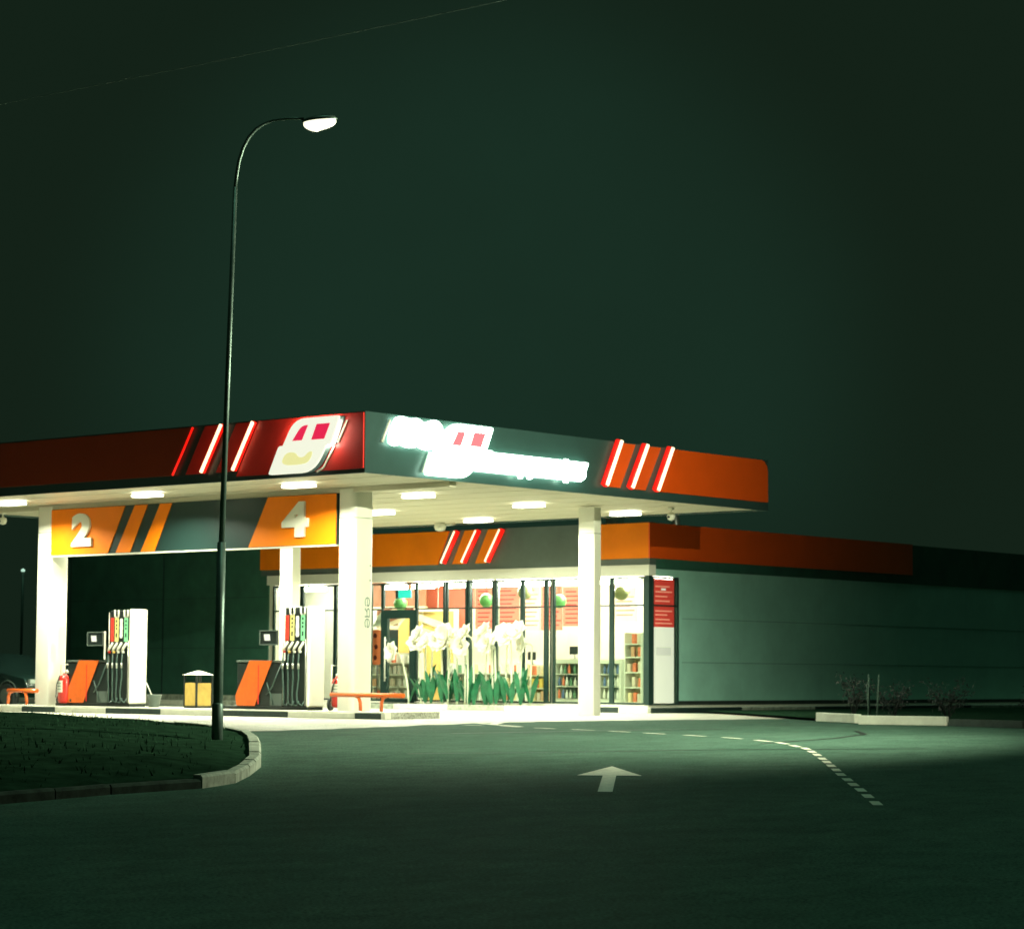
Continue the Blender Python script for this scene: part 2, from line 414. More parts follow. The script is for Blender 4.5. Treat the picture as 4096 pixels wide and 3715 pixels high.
# kerb stones round the verge
mb = MB()
per = []
for a, b in zip(isl, isl[1:] + isl[:1]):
    L_ = (Vector(b) - Vector(a)).length; n = max(1, round(L_ / 0.95))
    for k in range(n): per.append((Vector(a).lerp(Vector(b), k / n), Vector(a).lerp(Vector(b), (k + 1) / n)))
for a, b in per:
    a2, b2 = a + (b - a) * 0.012, b - (b - a) * 0.012
    ai, bi = inset(a2, 0.17), inset(b2, 0.17); dz = random.uniform(-0.012, 0.012)
    is_dark = a.x < -15.4 and a.y < 0; h = (0.115 if is_dark else 0.15) + dz; KM = M_kdark if is_dark else M_kerb
    za, zb = ter(*a2), ter(*b2); ch = 0.03
    ao, bo = inset(a2, ch), inset(b2, ch)
    P = [(a2.x, a2.y, za - 0.05), (b2.x, b2.y, zb - 0.05), (b2.x, b2.y, zb + h - ch), (a2.x, a2.y, za + h - ch)]
    mb.face(P, KM)
    mb.face([(a2.x, a2.y, za + h - ch), (b2.x, b2.y, zb + h - ch), (bo.x, bo.y, zb + h), (ao.x, ao.y, za + h)], KM)
    mb.face([(ao.x, ao.y, za + h), (bo.x, bo.y, zb + h), (bi.x, bi.y, zb + h), (ai.x, ai.y, za + h)], KM)
    mb.face([(ai.x, ai.y, za + h), (bi.x, bi.y, zb + h), (bi.x, bi.y, zb - .05), (ai.x, ai.y, za - .05)], KM)
    mb.face([(a2.x, a2.y, za - .05), (a2.x, a2.y, za + h - ch), (ao.x, ao.y, za + h), (ai.x, ai.y, za + h), (ai.x, ai.y, za - .05)], KM)
    mb.face([(b2.x, b2.y, zb - .05), (b2.x, b2.y, zb + h - ch), (bo.x, bo.y, zb + h), (bi.x, bi.y, zb + h), (bi.x, bi.y, zb - .05)], KM)
bmesh.ops.recalc_face_normals(mb.bm, faces=mb.bm.faces[:])
struct(mb.build('verge_kerb'))

# ------------------------------------------------------------------ pump island, black and white kerb
mb = MB()
IX0, IX1, IZ = 2.42, 4.25, 0.15
mb.box(IX0 + 0.03, IX1, 1.75, 15.4, 0.004, IZ, M_concrete)
segs = [(1.62, 1.75, 'w'), (1.75, 2.51, 'b'), (2.51, 4.51, 'w'), (4.51, 6.61, 'b'), (6.61, 8.6, 'w'), (8.6, 10.49, 'b'), (10.49, 12.3, 'w'), (12.3, 13.54, 'b'), (13.54, 15.4, 'w')]
for y0, y1, c in segs:
    mb.box(IX0 - 0.02, IX0 + 0.16, y0 + 0.004, y1 - 0.004, 0.002, IZ - 0.022, M_kblack if c == 'b' else M_kwhite, bev=0.012)
    mb.box(IX0 - 0.012, IX0 + 0.16, y0 + 0.004, y1 - 0.004, IZ - 0.03, IZ + 0.004, M_kwhite, bev=0.012)
struct(mb.build('pump_island'))
# pavement round the shop
mb = MB()
mb.box(14.98, 47, 4.32, 30, 0.0, 0.135, M_concrete)
segs = [(4.2, 5.15, 'w'), (5.15, 5.9, 'b'), (5.9, 9, 'w'), (9, 11, 'g'), (11, 13, 'w'), (13, 15, 'g'), (15, 18, 'w'), (18, 21, 'g'), (21, 30, 'w')]
cm = {'w': M_kwhite, 'b': M_kblack, 'g': M_kerb}
for y0, y1, c in segs: mb.box(14.85, 14.99, y0 + .004, y1 - .004, 0.0, 0.142, cm[c], bev=0.012)
for x0, x1, c in ((14.99, 19.0, 'b'), (19.0, 22.5, 'g'), (22.5, 26, 'b'), (26, 31, 'b'), (31, 47, 'g')): mb.box(x0 + .004, x1 - .004, 4.2, 4.33, 0.0, 0.140, cm[c], bev=0.012)
struct(mb.build('pavement'))

def rounded(x0, x1, y0, y1, r, n=5):
    out = []
    for cx, cy, a0 in ((x1 - r, y1 - r, 0), (x0 + r, y1 - r, PI/2), (x0 + r, y0 + r, PI), (x1 - r, y0 + r, 1.5*PI)):
        for k in range(n + 1): a = a0 + PI/2 * k / n; out.append((cx + r * math.cos(a), cy + r * math.sin(a)))
    return out
# ================================================================== canopy
CB, CT = 4.93, 6.16     # fascia bottom / top
CX, CY = 14.1, 17.2
can = thing('canopy', 'forecourt canopy with beige ceiling, orange and graphite fascia and white columns over the pumps', 'canopy')
mb = MB()
mb.box(0.06, CX - .06, 0.06, CY - .06, CB + 0.04, CB + 0.12, M_ceil)
mb.box(0.30, CX - .3, 0.30, CY - .3, CB + 0.12, CT - 0.15, M_dark)
for k in range(1, 12):      # panel joints of the ceiling
    mb.box(k * 1.18, k * 1.18 + .02, 0.07, CY - .07, CB + 0.034, CB + 0.042, M_ceil)
mb.build('ceiling', can)
mb = MB()
mb.box(0, 0.055, 0, CY, CB, CT, M_graph); mb.box(0.055, CX, 0, 0.055, CB, CT, M_graph)
mb.box(CX - .055, CX, 0.055, CY, CB, CT, M_graph); mb.box(0.055, CX - .055, CY - .055, CY, CB, CT, M_graph)
mb.build('fascia', can)
mb = MB(); mb.box(2.98, 3.20, 0.4, CY - 0.4, CB - 0.07, CB + 0.036, M_ceil); mb.build('cross_beam', can)
# fascia panels, front face (X = 0)
def panelA(pts, m, t=0.03, x=-0.003): mb = MB(); mb.A(pts, x, t, m); return mb.build('fascia_panel', can)
def panelB(pts, m, t=0.03, y=-0.003): mb = MB(); mb.B(pts, y, t, m); return mb.build('fascia_panel', can)
panelA([(0.02, CT - .02), (3.02, CT - .02), (3.66, 5.02), (0.02, 5.02)], M_red)
panelA([(3.16, 6.13), (3.68, 6.13), (4.28, 5.13), (3.76, 5.13)], M_red)  # stripes: the red glow of the neon put into the panel colour
panelA([(4.20, 6.13), (4.63, 6.13), (5.22, 5.13), (4.69, 5.13)], M_red)
panelA([(5.03, 6.13), (CY - .03, 6.13), (CY - .03, 5.13), (5.63, 5.13)], M_shaded)
# side face (Y = 0)
panelB([(8.30, 6.14), (8.80, 6.14), (8.24, 5.13), (7.76, 5.13)], M_orange)
panelB([(9.28, 6.14), (9.76, 6.14), (9.17, 5.13), (8.70, 5.13)], M_orange)
pts = [(10.24, 6.14), (13.78, 6.14)] + [(13.78 + 0.27 * math.sin(a), 5.87 + 0.27 * math.cos(a)) for a in (0.5, 1.05)] + [(14.05, 5.87), (14.05, 5.13), (9.66, 5.13)]
panelB(pts, M_orange)
def neon(p, q, out, core=0.034, red=0.068, name='neon_tube'):
    p, q, out = Vector(p), Vector(q), Vector(out)
    mb = MB(); mb.tube([p, p.lerp(q, .5), q], red, M_redp if False else E_neonr, n=10); o = mb.build(name, can_parent)
    mb = MB(); mb.tube([p + out, (p + out).lerp(q + out, .5), q + out], core, E_neon, n=8); mb.build('tube_core', o)
can_parent = can
for t, b in (((3.10, 6.12), (3.68, 5.15)), ((4.05, 6.12), (4.64, 5.15))):
    neon((-0.06, t[0], t[1]), (-0.06, b[0], b[1]), (-0.06, 0, 0), core=0.036, red=0.05)
mb = MB(); mb.tube([(-0.05, 4.99, 6.12), (-0.05, 5.29, 5.63), (-0.05, 5.60, 5.14)], 0.025, E_neonr); mb.build('neon_tube', can)
for t, b in (((8.15, 6.17), (7.62, 5.15)), ((9.11, 6.15), (8.55, 5.15)), ((10.06, 6.15), (9.51, 5.15))):
    neon((t[0], -0.06, t[1]), (b[0], -0.06, b[1]), (0, -0.08, 0), core=0.045, red=0.085)
# lights in the ceiling
for ix, x in enumerate((1.5, 5.25, 9.1, 12.8)):
    for iy, y in enumerate((3.35, 8.15, 12.95)):
        mb = MB()
        mb.prism([(px, py, CB - .004) for px, py in rounded(x - .17, x + .17, y - .43, y + .43, .13, 4)], (0, 0, -.05), E_lamp)
        lo = mb.build('ceiling_light', can)
        al = bpy.data.lights.new('canopy_lamp', 'AREA'); al.shape = 'RECTANGLE'; al.size = .32; al.size_y = .84; al.energy = 340; al.color = WARM; al.spread = math.radians(152)
        ao = bpy.data.objects.new('canopy_lamp', al); COL.objects.link(ao); ao.location = (x, y, CB - .065)
# columns: clad in white, rounded corners
def column(x0, x1, y0, y1, zb, r):
    mb = MB(); P = rounded(x0, x1, y0, y1, r); n = len(P)
    lev = [zb, zb + .02, 1.55, 3.0, 4.35, CB - .001]
    rings = [[mb.bm.verts.new((x, y, z)) for x, y in P] for z in lev]; fs = []
    for a, b in zip(rings, rings[1:]):
        for k in range(n): f = mb.bm.faces.new((a[k], a[(k+1) % n], b[(k+1) % n], b[k])); f.smooth = True; fs.append(f)
    mb._tag(fs, M_white)
    o = mb.build('column', can)
    mb = MB(); c = ((x0 + x1) / 2, (y0 + y1) / 2)
    Q = [(c[0] + (x - c[0]) * 1.012, c[1] + (y - c[1]) * 1.012) for x, y in P]
    for z in (4.30,):
        a = [mb.bm.verts.new((x, y, z)) for x, y in Q]; b = [mb.bm.verts.new((x, y, z + .02)) for x, y in Q]
        mb._tag([mb.bm.faces.new((a[k], a[(k+1) % n], b[(k+1) % n], b[k])) for k in range(n)], M_kerb)
    mb.build('cladding_joint', o)
    return o
c1 = column(2.95, 3.62, 3.13, 3.63, IZ, 0.13)
c2 = column(2.95, 3.50, 13.23, 13.76, IZ, 0.06)
c3 = column(10.6, 10.87, 2.58, 3.06, 0.0, 0.02)
c4 = column(10.7, 11.02, 12.82, 13.28, 0.0, 0.02)
# lettering wrapped down the near column, thin dark strokes
mb = MB()
M_ink = mat('lettering_grey', (0.10, 0.17, 0.14), 0.5)
for k, ch in enumerate(('е', 'я', 'е')):
    me = fit(text_mesh(ch, 0.3, ext=0.003, offset=-0.006), 0.20, 0.15); me.transform(Matrix.Rotation(-PI/2, 4, 'Z')); fit(me)
    mb = MB(); mb.add_mesh(me, matB(3.33, 3.126, 2.40 - k * 0.23), M_ink); mb.build('letter', c1)
for z in (2.95, 3.27): mb = MB(); mb.box(3.47, 3.50, 3.120, 3.1285, z, z + .03, M_ink); mb.build('fixing_stud', c1)
mb = MB(); mb.box(3.62, 3.70, 3.3, 3.4, IZ, CB - .002, M_white, bev=.012); mb.build('downpipe', c1)
# camera on the rear beam and a bracket on the left column
def security_camera(loc, label, rz=0.0):
    t = thing('security_camera', label, 'camera', loc, rz, 'small white cameras under the canopy')
    mb = MB(); mb.box(-.06, .06, -.06, .06, .0, .05, M_white, bev=.01); mb.tube([(0, 0, 0), (0, 0, -.09)], .02, M_white); mb.build('bracket', t)
    mb = MB(); mb.lathe([(0.02, -.26), (.075, -.24), (.10, -.17), (.09, -.10), (.05, -.08)], (0, 0, 0), M_white); mb.build('dome', t)
    mb = MB(); mb.tube([(-.085, 0, -.18), (-.11, 0, -.185)], .03, M_black); mb.build('lens', t)
security_camera((3.10, 15.3, CB - .10), 'white dome camera under the canopy to the left of the column by board number 2')
security_camera((12.0, 1.35, CB - .03), 'white dome camera under the canopy above the shop corner')
t = thing('floodlight', 'small round pale floodlight on an arm under the canopy above the shop fascia', 'lamp', (13.5, 10.1, CB))
mb = MB(); mb.tube([(0.2, -.35, .0), (.1, -.2, -.03), (0, -.1, -.03)], .025, M_steel); mb.build('arm', t)
mb = MB(); mb.lathe([(.05, -.16), (.13, -.13), (.16, -.05), (.15, .03), (.08, .10), (.03, .12)], (0, 0, -.03), M_white); mb.build('head', t)

# ------------------------------------------------------------------ number board hung between the front columns
nb = thing('number_board', 'long hanging board with white 2 and 4 on orange ends above the pumps', 'sign', (2.95, 8.4, 3.74))
def nbp(name, mbx):
    o = mbx.build(name); o.parent = nb; o.matrix_parent_inverse = Matrix.Translation(nb.location).inverted(); return o
zb, zt = 3.74, CB - .075
mb = MB(); mb.box(2.95, 3.10, 3.64, 13.22, zb, zt, mat('board_graphite', (.012, .032, .029), .4, spec=.3)); nbp('board', mb)
for pts in ([(3.645, zt - .01), (5.75, zt - .01), (6.36, zb + .01), (3.645, zb + .01)], [(8.92, zt - .01), (9.32, zt - .01), (9.97, zb + .01), (9.50, zb + .01)], [(9.76, zt - .01), (10.20, zt - .01), (10.85, zb + .01), (10.36, zb + .01)], [(10.55, zt - .01), (13.21, zt - .01), (13.21, zb + .01), (11.14, zb + .01)]):
    mb = MB(); mb.A(pts, 2.948, .022, M_yorange); nbp('orange_panel', mb)
for ch, y, z, w, h in (('2', 12.40, 3.93, .72, .79), ('4', 5.26, 3.93, .80, .78)):
    me = fit(text_mesh(ch, 1.0, ext=0.03, offset=0.055, res=6), w, h); mb = MB(); mb.add_mesh(me, matA(2.90, y, z), M_white); nbp('digit', mb)
mb = MB(); mb.box(2.93, 3.12, 3.64, 13.22, zb - .03, zb - .002, M_white); nbp('bottom_trim', mb)

# ------------------------------------------------------------------ illuminated signs on the fascia
def smooth_poly(pts, it=2):
    for _ in range(it):
        q = []
        for a, b in zip(pts, pts[1:] + pts[:1]):
            q += [(a[0]*.75 + b[0]*.25, a[1]*.75 + b[1]*.25), (a[0]*.25 + b[0]*.75, a[1]*.25 + b[1]*.75)]
        pts = q
    return pts
def rnd(pts, rs, n=5):
    """round the corners of a polygon"""
    out = []; N = len(pts)
    for i, p in enumerate(pts):
        r = rs[i]; p = Vector(p); a = Vector(pts[i-1]); b = Vector(pts[(i+1) % N])
        if r <= 0: out.append(tuple(p)); continue
        u = p + (a - p).normalized() * r; v = p + (b - p).normalized() * r
        for k in range(n + 1):
            t = k / n; q = u * (1-t)**2 + p * 2*t*(1-t) + v * t*t; out.append(tuple(q))
    return out
se = thing('emblem_sign', 'glowing white emblem with two magenta windows and a yellow lower half near the canopy corner', 'sign', (0, 1.5, 5.55))
def sep(name, mbx, par=None):
    o = mbx.build(name); o.parent = par or se
    o.matrix_parent_inverse = Matrix.Translation((par or se).matrix_world.translation if False else se.location).inverted(); return o
up = rnd([(2.13, 5.52), (1.78, 6.09), (0.51, 6.09), (0.76, 5.52)], [0, .30, .06, .06])
lo = rnd([(2.22, 5.56), (2.52, 4.985), (1.22, 4.985), (0.87, 5.52), (0.87, 5.56)], [.06, .07, .36, 0, 0])
mb = MB(); mb.A(up, -.17, .05, E_embl); mb.A(lo, -.172, .05, E_embl); face_e = sep('emblem_face', mb)
mb = MB(); sh = lambda P, d: [(y - d, z) for y, z in P]
mb.A([(y + .0, z) for y, z in up], -.035, .025, M_graph); mb.A(lo, -.036, .022, M_graph)
sep('back_plate', mb)
mb = MB()
mb.tube([(-.05, .46, 6.0), (-.05, .70, 5.56)], .018, M_white); mb.tube([(-.05, .80, 5.50), (-.05, .97, 5.26), (-.05, 1.10, 5.08), (-.05, 1.28, 5.0)], .018, M_white); sep('edge_trim', mb)
mb = MB()
mb.A(rnd([(1.38, 5.945), (1.56, 5.945), (1.82, 5.645), (1.55, 5.645)], [0, .14, 0, 0]), -.221, .012, E_mag); sep('magenta_window', mb)
mb = MB(); mb.A([(0.76, 5.95), (1.13, 5.95), (1.28, 5.64), (0.92, 5.64)], -.221, .012, E_mag); sep('magenta_window', mb)
mb = MB(); mb.A(smooth_poly([(2.02, 5.41), (1.74, 5.42), (1.64, 5.30), (1.47, 5.30), (1.36, 5.40), (1.22, 5.41), (1.33, 5.20), (1.55, 5.15), (2.15, 5.16)], 2), -.223, .012, E_yel); sep('yellow_patch', mb)
mb = MB(); mb.A([(y * .96 + .06, z) for y, z in rnd([(2.05, 5.5), (1.75, 6.03), (0.6, 6.03), (0.8, 5.5)], [0, .3, .05, 0])], -.10, .05, E_halo); sep('back_light', mb)

sn = thing('station_name_sign', 'white glowing station name with a pink windowed emblem on the graphite canopy side', 'sign', (3.7, 0, 5.55))
def snp(name, mbx):
    o = mbx.build(name); o.parent = sn; o.matrix_parent_inverse = Matrix.Translation(sn.location).inverted(); return o
blob = smooth_poly([(0.53,5.60),(0.72,6.03),(0.84,6.12),(1.05,6.13),(1.20,6.09),(1.35,6.13),(1.51,6.11),(1.64,6.03),(1.85,6.13),(2.08,6.12),(2.21,5.99),(2.19,5.86),(2.16,5.84),(2.12,5.70),(2.01,5.57),(1.69,5.48),(1.50,5.53),(1.42,5.55),(1.30,5.51),(1.15,5.50),(0.98,5.53),(0.91,5.56),(0.80,5.51),(0.66,5.52)], 2)
mb = MB(); mb.B(blob, -.07, .04, E_sign); snp('letter_glow', mb)  # lit plate in the shape of the letters' blown-out glow
me = fit(text_mesh('АЗС', 0.6, ext=0.03, offset=0.03), 1.45, 0.50); mb = MB(); mb.add_mesh(me, matB(0.68, -.14, 5.57), E_sign); snp('letters', mb)
up = rnd([(1.93, 5.52), (2.38, 6.11), (3.74, 6.11), (3.50, 5.58)], [0, .30, .07, 0])
lo = rnd([(1.92, 5.53), (1.63, 4.985), (2.98, 4.985), (3.34, 5.53)], [0, .07, .36, 0])
mb = MB(); mb.B(up, -.09, .07, E_sign); mb.B(lo, -.092, .07, E_sign); snp('emblem_face', mb)
mb = MB(); mb.B([(2.60, 5.945), (2.83, 5.945), (2.69, 5.65), (2.42, 5.65)], -.162, .012, E_pink); snp('pink_window', mb)
mb = MB(); mb.B([(3.11, 5.965), (3.47, 5.965), (3.33, 5.67), (2.98, 5.67)], -.162, .012, E_pink); snp('pink_window', mb)
bar = rnd([(3.30, 5.60), (7.02, 5.60), (6.80, 5.17), (3.12, 5.17)], [0, .07, .09, 0])
mb = MB(); mb.B(bar, -.07, .04, E_sign); snp('letter_glow', mb)  # lit bar standing for the halo that merges the letters
me = fit(text_mesh('белоруснефть', 0.5, ext=0.03, offset=0.028), 3.42, 0.52); mb = MB(); mb.add_mesh(me, matB(3.42, -.14, 5.105), E_sign); snp('letters', mb)
for a, b in (((0.665, 6.03), (0.43, 5.565)), ((1.87, 5.47), (1.655, 5.045))):
    mb = MB(); mb.tube([(a[0], -.05, a[1]), (b[0], -.05, b[1])], .03, M_white); snp('side_bar', mb)

# ================================================================== shop
SX = 16.0
shop = thing('shop_building', 'filling station shop with glazed front, orange fascia band and pale side wall', 'building')
GZ0, GZ1, TRZ = 0.20, 3.52, 2.78
Y0, Y1 = 5.05, 19.2
mb = MB()
mb.box(SX + 1.30, 46, Y0, Y0 + .2, 0.30, 3.73, M_wall)                 # side wall
mb.box(SX, SX + 1.30, Y0, Y0 + .2, 3.55, 3.73, M_wall)
mb.box(45.8, 46, Y0 + .2, 29, 0.30, 3.73, M_wall)
mb.build('side_wall', shop)
mb = MB()
for z in (1.30, 2.45): mb.box(SX + 1.45, 45.8, Y0 - .004, Y0 - .001, z, z + .014, mat('wall_seam', (.14, .28, .23), .7))
for xx in (20.2, 24.2, 28.2, 32.2, 36.2, 40.2): mb.box(xx, xx + .012, Y0 - .0035, Y0 - .0005, .32, 3.70, M_wall)
mb.build('wall_seams', shop)
mb = MB(); mb.box(SX + .02, 45.9, Y0 + .03, Y0 + .18, 0.12, 0.19, M_white); mb.box(SX + 1.36, 45.9, Y0 + .02, Y0 + .21, 0.19, 0.30, M_plinth); mb.box(SX + .02, SX + .2, Y0 + .18, 21, .12, .19, M_white); mb.build('plinth', shop)
mb = MB(); mb.box(SX - .02, SX + .28, Y0 - .02, Y1, 3.55, 3.83, M_white); mb.build('white_band', shop)
# upper fascia
mb = MB(); mb.box(SX + .02, SX + .3, Y0 - .01, 19.5, 3.83, 4.94, M_graph2); mb.box(SX + .3, 45.9, Y0 - .01, Y0 + .3, 3.735, 4.90, M_dark); mb.box(SX + .31, 45.8, Y0 + .3, 29, 3.93, 4.2, M_dark); mb.build('roof', shop)
def shp(name, pts, m, x=SX + .018, t=.05): mb = MB(); mb.A(pts, x, t, m); return mb.build(name, shop)
shp('fascia_panel', [(12.00, 4.92), (19.49, 4.92), (19.49, 4.0), (12.42, 4.0)], M_yorange)
shp('fascia_panel', [(11.00, 4.92), (11.40, 4.92), (11.86, 4.0), (11.46, 4.0)], M_yorange)
shp('fascia_panel', [(10.12, 4.92), (10.55, 4.92), (11.02, 4.0), (10.66, 4.0)], M_yorange)
shp('fascia_panel', [(5.04, 4.92), (6.72, 4.92), (6.72, 4.0), (5.04, 4.0)], M_yorange)
mb = MB(); mb.B([(SX - .03, 4.92), (29.0, 4.92), (29.0, 4.0), (SX - .03, 4.0)], Y0 - .012, .04, M_orange); mb.build('fascia_panel', shop)
can_parent = shop
for t, b in (((11.70, 4.90), (12.20, 4.04)), ((10.92, 4.90), (11.44, 4.04)), ((10.06, 4.90), (10.58, 4.04))):
    neon((SX - .06, t[0] - .05, t[1]), (SX - .06, b[0] - .05, b[1]), (-.05, .05, 0), core=.036, red=.075)
mb = MB(); mb.box(SX - .035, SX + .0, 6.70, 6.78, 4.0, 4.92, M_red); mb.build('edge_strip', shop)
# dark annex to the left, with seams
mb = MB(); mb.box(SX + .05, SX + .3, Y1, 29.3, 0.30, 5.05, M_dark)
mb.build('dark_wall', shop)
mb = MB()
for yy in (23.8, 28.2): mb.box(SX + .042, SX + .052, yy, yy + .05, .3, 5.05, M_frame)
for zz in (1.7, 3.2): mb.box(SX + .043, SX + .051, Y1 + .1, 29.2, zz, zz + .015, M_frame)
mb.build('wall_seams', shop)
mb = MB(); mb.box(SX - .04, SX + .32, Y1 + .02, 29.3, .136, .30, M_kerb); mb.build('plinth', shop)
YI = 24.6     # the room runs on behind the dark wall
mb = MB(); mb.box(SX + 4.9, SX + 5.1, Y0 + .2, YI, .15, 3.80, mat('shop_wall_inside', (.82, .82, .70), .6)); mb.build('back_wall', shop)
mb = MB(); mb.box(SX + .3, SX + 4.9, Y0 + .2, YI, .10, .165, mat('shop_floor', (.60, .58, .48), .3)); mb.build('floor', shop)
mb = MB(); mb.box(SX + .3, SX + 4.9, Y0 + .2, YI, 3.85, 3.90, mat('shop_ceiling', (.66, .62, .50), .7)); mb.build('ceiling', shop)
mb = MB(); mb.box(SX + .3, SX + 4.9, YI, YI + .1, .165, 3.85, mat('shop_wall_brown', (.42, .20, .12), .6)); mb.build('end_wall', shop)
# window frames: one part per bay, panes below
def frame_bar(mb, y0, y1, z0, z1, dx=.07): mb.box(SX + .02, SX + .02 + dx, y0, y1, z0, z1, M_frame)
bays = [(5.20, 6.27), (6.33, 7.10), (7.16, 8.26), (8.34, 8.50), (8.56, 9.33), (9.39, 10.30), (10.40, 11.28), (11.38, 12.10), (12.20, 13.24), (14.56, 15.00), (15.06, 16.40), (16.44, 17.75), (17.82, 18.95)]
for y0, y1 in bays:
    mb = MB(); w = .035
    frame_bar(mb, y0 - .03, y0 + w, GZ0, GZ1); frame_bar(mb, y1 - w, y1 + .03, GZ0, GZ1)
    frame_bar(mb, y0 + w, y1 - w, GZ0, GZ0 + .05); frame_bar(mb, y0 + w, y1 - w, GZ1 - .05, GZ1); frame_bar(mb, y0 + w, y1 - w, TRZ - .02, TRZ + .02)
    fo = mb.build('window', shop)
    mb = MB(); mb.box(SX + .045, SX + .055, y0 + w + .002, y1 - w - .002, GZ0 + .052, TRZ - .022, M_glass); mb.box(SX + .045, SX + .055, y0 + w + .002, y1 - w - .002, TRZ + .022, GZ1 - .052, M_glass); mb.build('pane', fo)
mb = MB(); mb.box(SX + .01, SX + .17, 5.05, 5.19, .19, 3.55, M_frame); mb.build('corner_post', shop)
mb = MB(); mb.build('mullion', shop) if False else mb.bm.free()
for x0_, x1_, y0_, y1_, m_ in ((.02, .12, 8.27, 8.33, M_steel), (.05, .2, 10.31, 10.39, M_steel), (.05, .2, 11.29, 11.37, M_frame)):
    mb = MB(); mb.box(SX + x0_, SX + x1_, y0_, y1_, .19, 3.55, m_); mb.build('mullion', shop)
mb = MB(); mb.box(SX + .1, SX + .28, 18.98, Y1, .19, 3.55, M_white); mb.build('end_post', shop)
# side window with poster
mb = MB(); w = .045
mb.box(SX + .17, SX + .17 + w, Y0 - .01, Y0 + .06, .19, 3.53, M_frame); mb.box(SX + 1.24, SX + 1.30, Y0 - .01, Y0 + .06, .19, 3.53, M_frame); mb.box(SX + .215, SX + 1.24, Y0 - .01, Y0 + .06, .19, .24, M_frame); mb.box(SX + .215, SX + 1.24, Y0 - .01, Y0 + .06, 3.48, 3.53, M_frame)
mb.box(SX + 1.12, SX + 1.16, Y0 - .0, Y0 + .05, .24, 3.48, M_frame); mb.box(SX + .215, SX + 1.24, Y0 - .014, Y0 + .05, 2.76, 2.80, M_frame)
fo = mb.build('side_window', shop)
mb = MB(); mb.box(SX + 1.16, SX + 1.24, Y0 + .02, Y0 + .03, .24, 3.48, M_glass); mb.build('pane', fo)
M_postr = mat('poster_red', (.62, .06, .045), .5, emit=(.62, .045, .03), es=.30); M_postl = mat('poster_pale', (.6, .62, .5), .5, emit=(.70, .76, .60), es=.62); M_postt = mat('poster_print', (.75, .35, .25), .5, emit=(.8, .22, .15), es=.45); M_postg = mat('poster_grey', (.5, .5, .45), .5, emit=(.55, .60, .48), es=.6)
po = thing('window_poster', 'backlit poster, red above and pale below, filling the window round the shop corner', 'poster', (SX + .7, Y0, .24))
def pop(name, mbx):
    o = mbx.build(name); o.parent = po; o.matrix_parent_inverse = Matrix.Translation(po.location).inverted(); return o
mb = MB(); mb.box(SX + .22, SX + 1.115, Y0 + .012, Y0 + .03, .245, 2.22, M_postl); pop('pale_sheet', mb)
mb = MB(); mb.box(SX + .22, SX + 1.115, Y0 + .010, Y0 + .03, 2.22, 3.475, M_postr); pop('red_sheet', mb)
mb = MB()
for k, z in enumerate((2.30, 2.40, 2.52, 2.62, 2.88, 3.0, 3.12, 3.26)): mb.box(SX + .30, SX + 1.02 - .1 * (k % 3), Y0 + .006, Y0 + .009, z, z + .035, M_postt)
mb.box(SX + .55, SX + .75, Y0 + .006, Y0 + .009, 3.18, 3.23, M_postl)
pop('print_lines', mb)
mb = MB(); mb.box(SX + .33, SX + .99, Y0 + .008, Y0 + .0115, 1.48, 1.70, M_postg); pop('grey_block', mb)

# door
dr = MB(); dy0, dy1 = 13.27, 14.52
dr.box(SX - .0, SX + .10, dy0, dy0 + .20, .17, 2.76, M_frame); dr.box(SX, SX + .10, dy1 - .20, dy1, .17, 2.76, M_frame); dr.box(SX, SX + .10, dy0 + .2, dy1 - .2, 2.52, 2.76, M_frame); dr.box(SX, SX + .10, dy0 + .2, dy1 - .2, .17, .27, M_frame)
do = dr.build('door', shop)
mb = MB(); mb.box(SX + .045, SX + .055, dy0 + .202, dy1 - .202, .272, 2.518, M_glass); mb.build('pane', do)
mb = MB(); mb.tube([(SX - .06, dy1 - .17, .75), (SX - .06, dy1 - .17, 2.0)], .022, M_white); mb.tube([(SX - .06, dy1 - .17, .85), (SX, dy1 - .17, .85)], .014, M_white); mb.tube([(SX - .06, dy1 - .17, 1.9), (SX, dy1 - .17, 1.9)], .014, M_white); mb.build('handle', do)
mb = MB(); frame_bar(mb, dy0, dy1, 2.80, 2.83); frame_bar(mb, dy0 - .02, dy0 + .03, 2.83, 3.52); frame_bar(mb, dy1 - .03, dy1 + .02, 2.83, 3.52); frame_bar(mb, dy0, dy1, 3.47, 3.52); fo = mb.build('transom_window', shop)
mb = MB(); mb.box(SX + .045, SX + .055, dy0 + .04, dy1 - .04, 2.84, 3.46, M_glass); mb.build('pane', fo)
mb = MB(); mb.box(SX - .6, SX - .02, dy0 - .1, dy1 + .1, .135, .15, M_rubber); mb.build('door_mat', shop)

# roof clutter behind the fascia
t = thing('vent_pipe', 'slanted grey vent pipe rising behind the orange side fascia', 'pipe', (22.0, 8.6, 4.2))
mb = MB(); mb.tube([(0, 0, 0), (0, 0, 1.0), (-.15, .04, 1.9)], .13, M_steel, n=12); mb.build('pipe', t)
mb = MB(); mb.lathe([(.17, 0), (.17, .05), (.13, .06)], (0, 0, 0.02), M_steel); mb.build('collar', t)
t = thing('roof_post', 'pale square post standing on the shop roof beside the right column', 'post', (17.2, 7.1, 4.2))
mb = MB(); mb.box(-.15, .15, -.2, .2, 0, 2.2, M_white, bev=.01); mb.build('post', t)
mb = MB(); mb.box(-.22, .22, -.27, .27, 0, .05, M_steel); mb.build('base_plate', t)

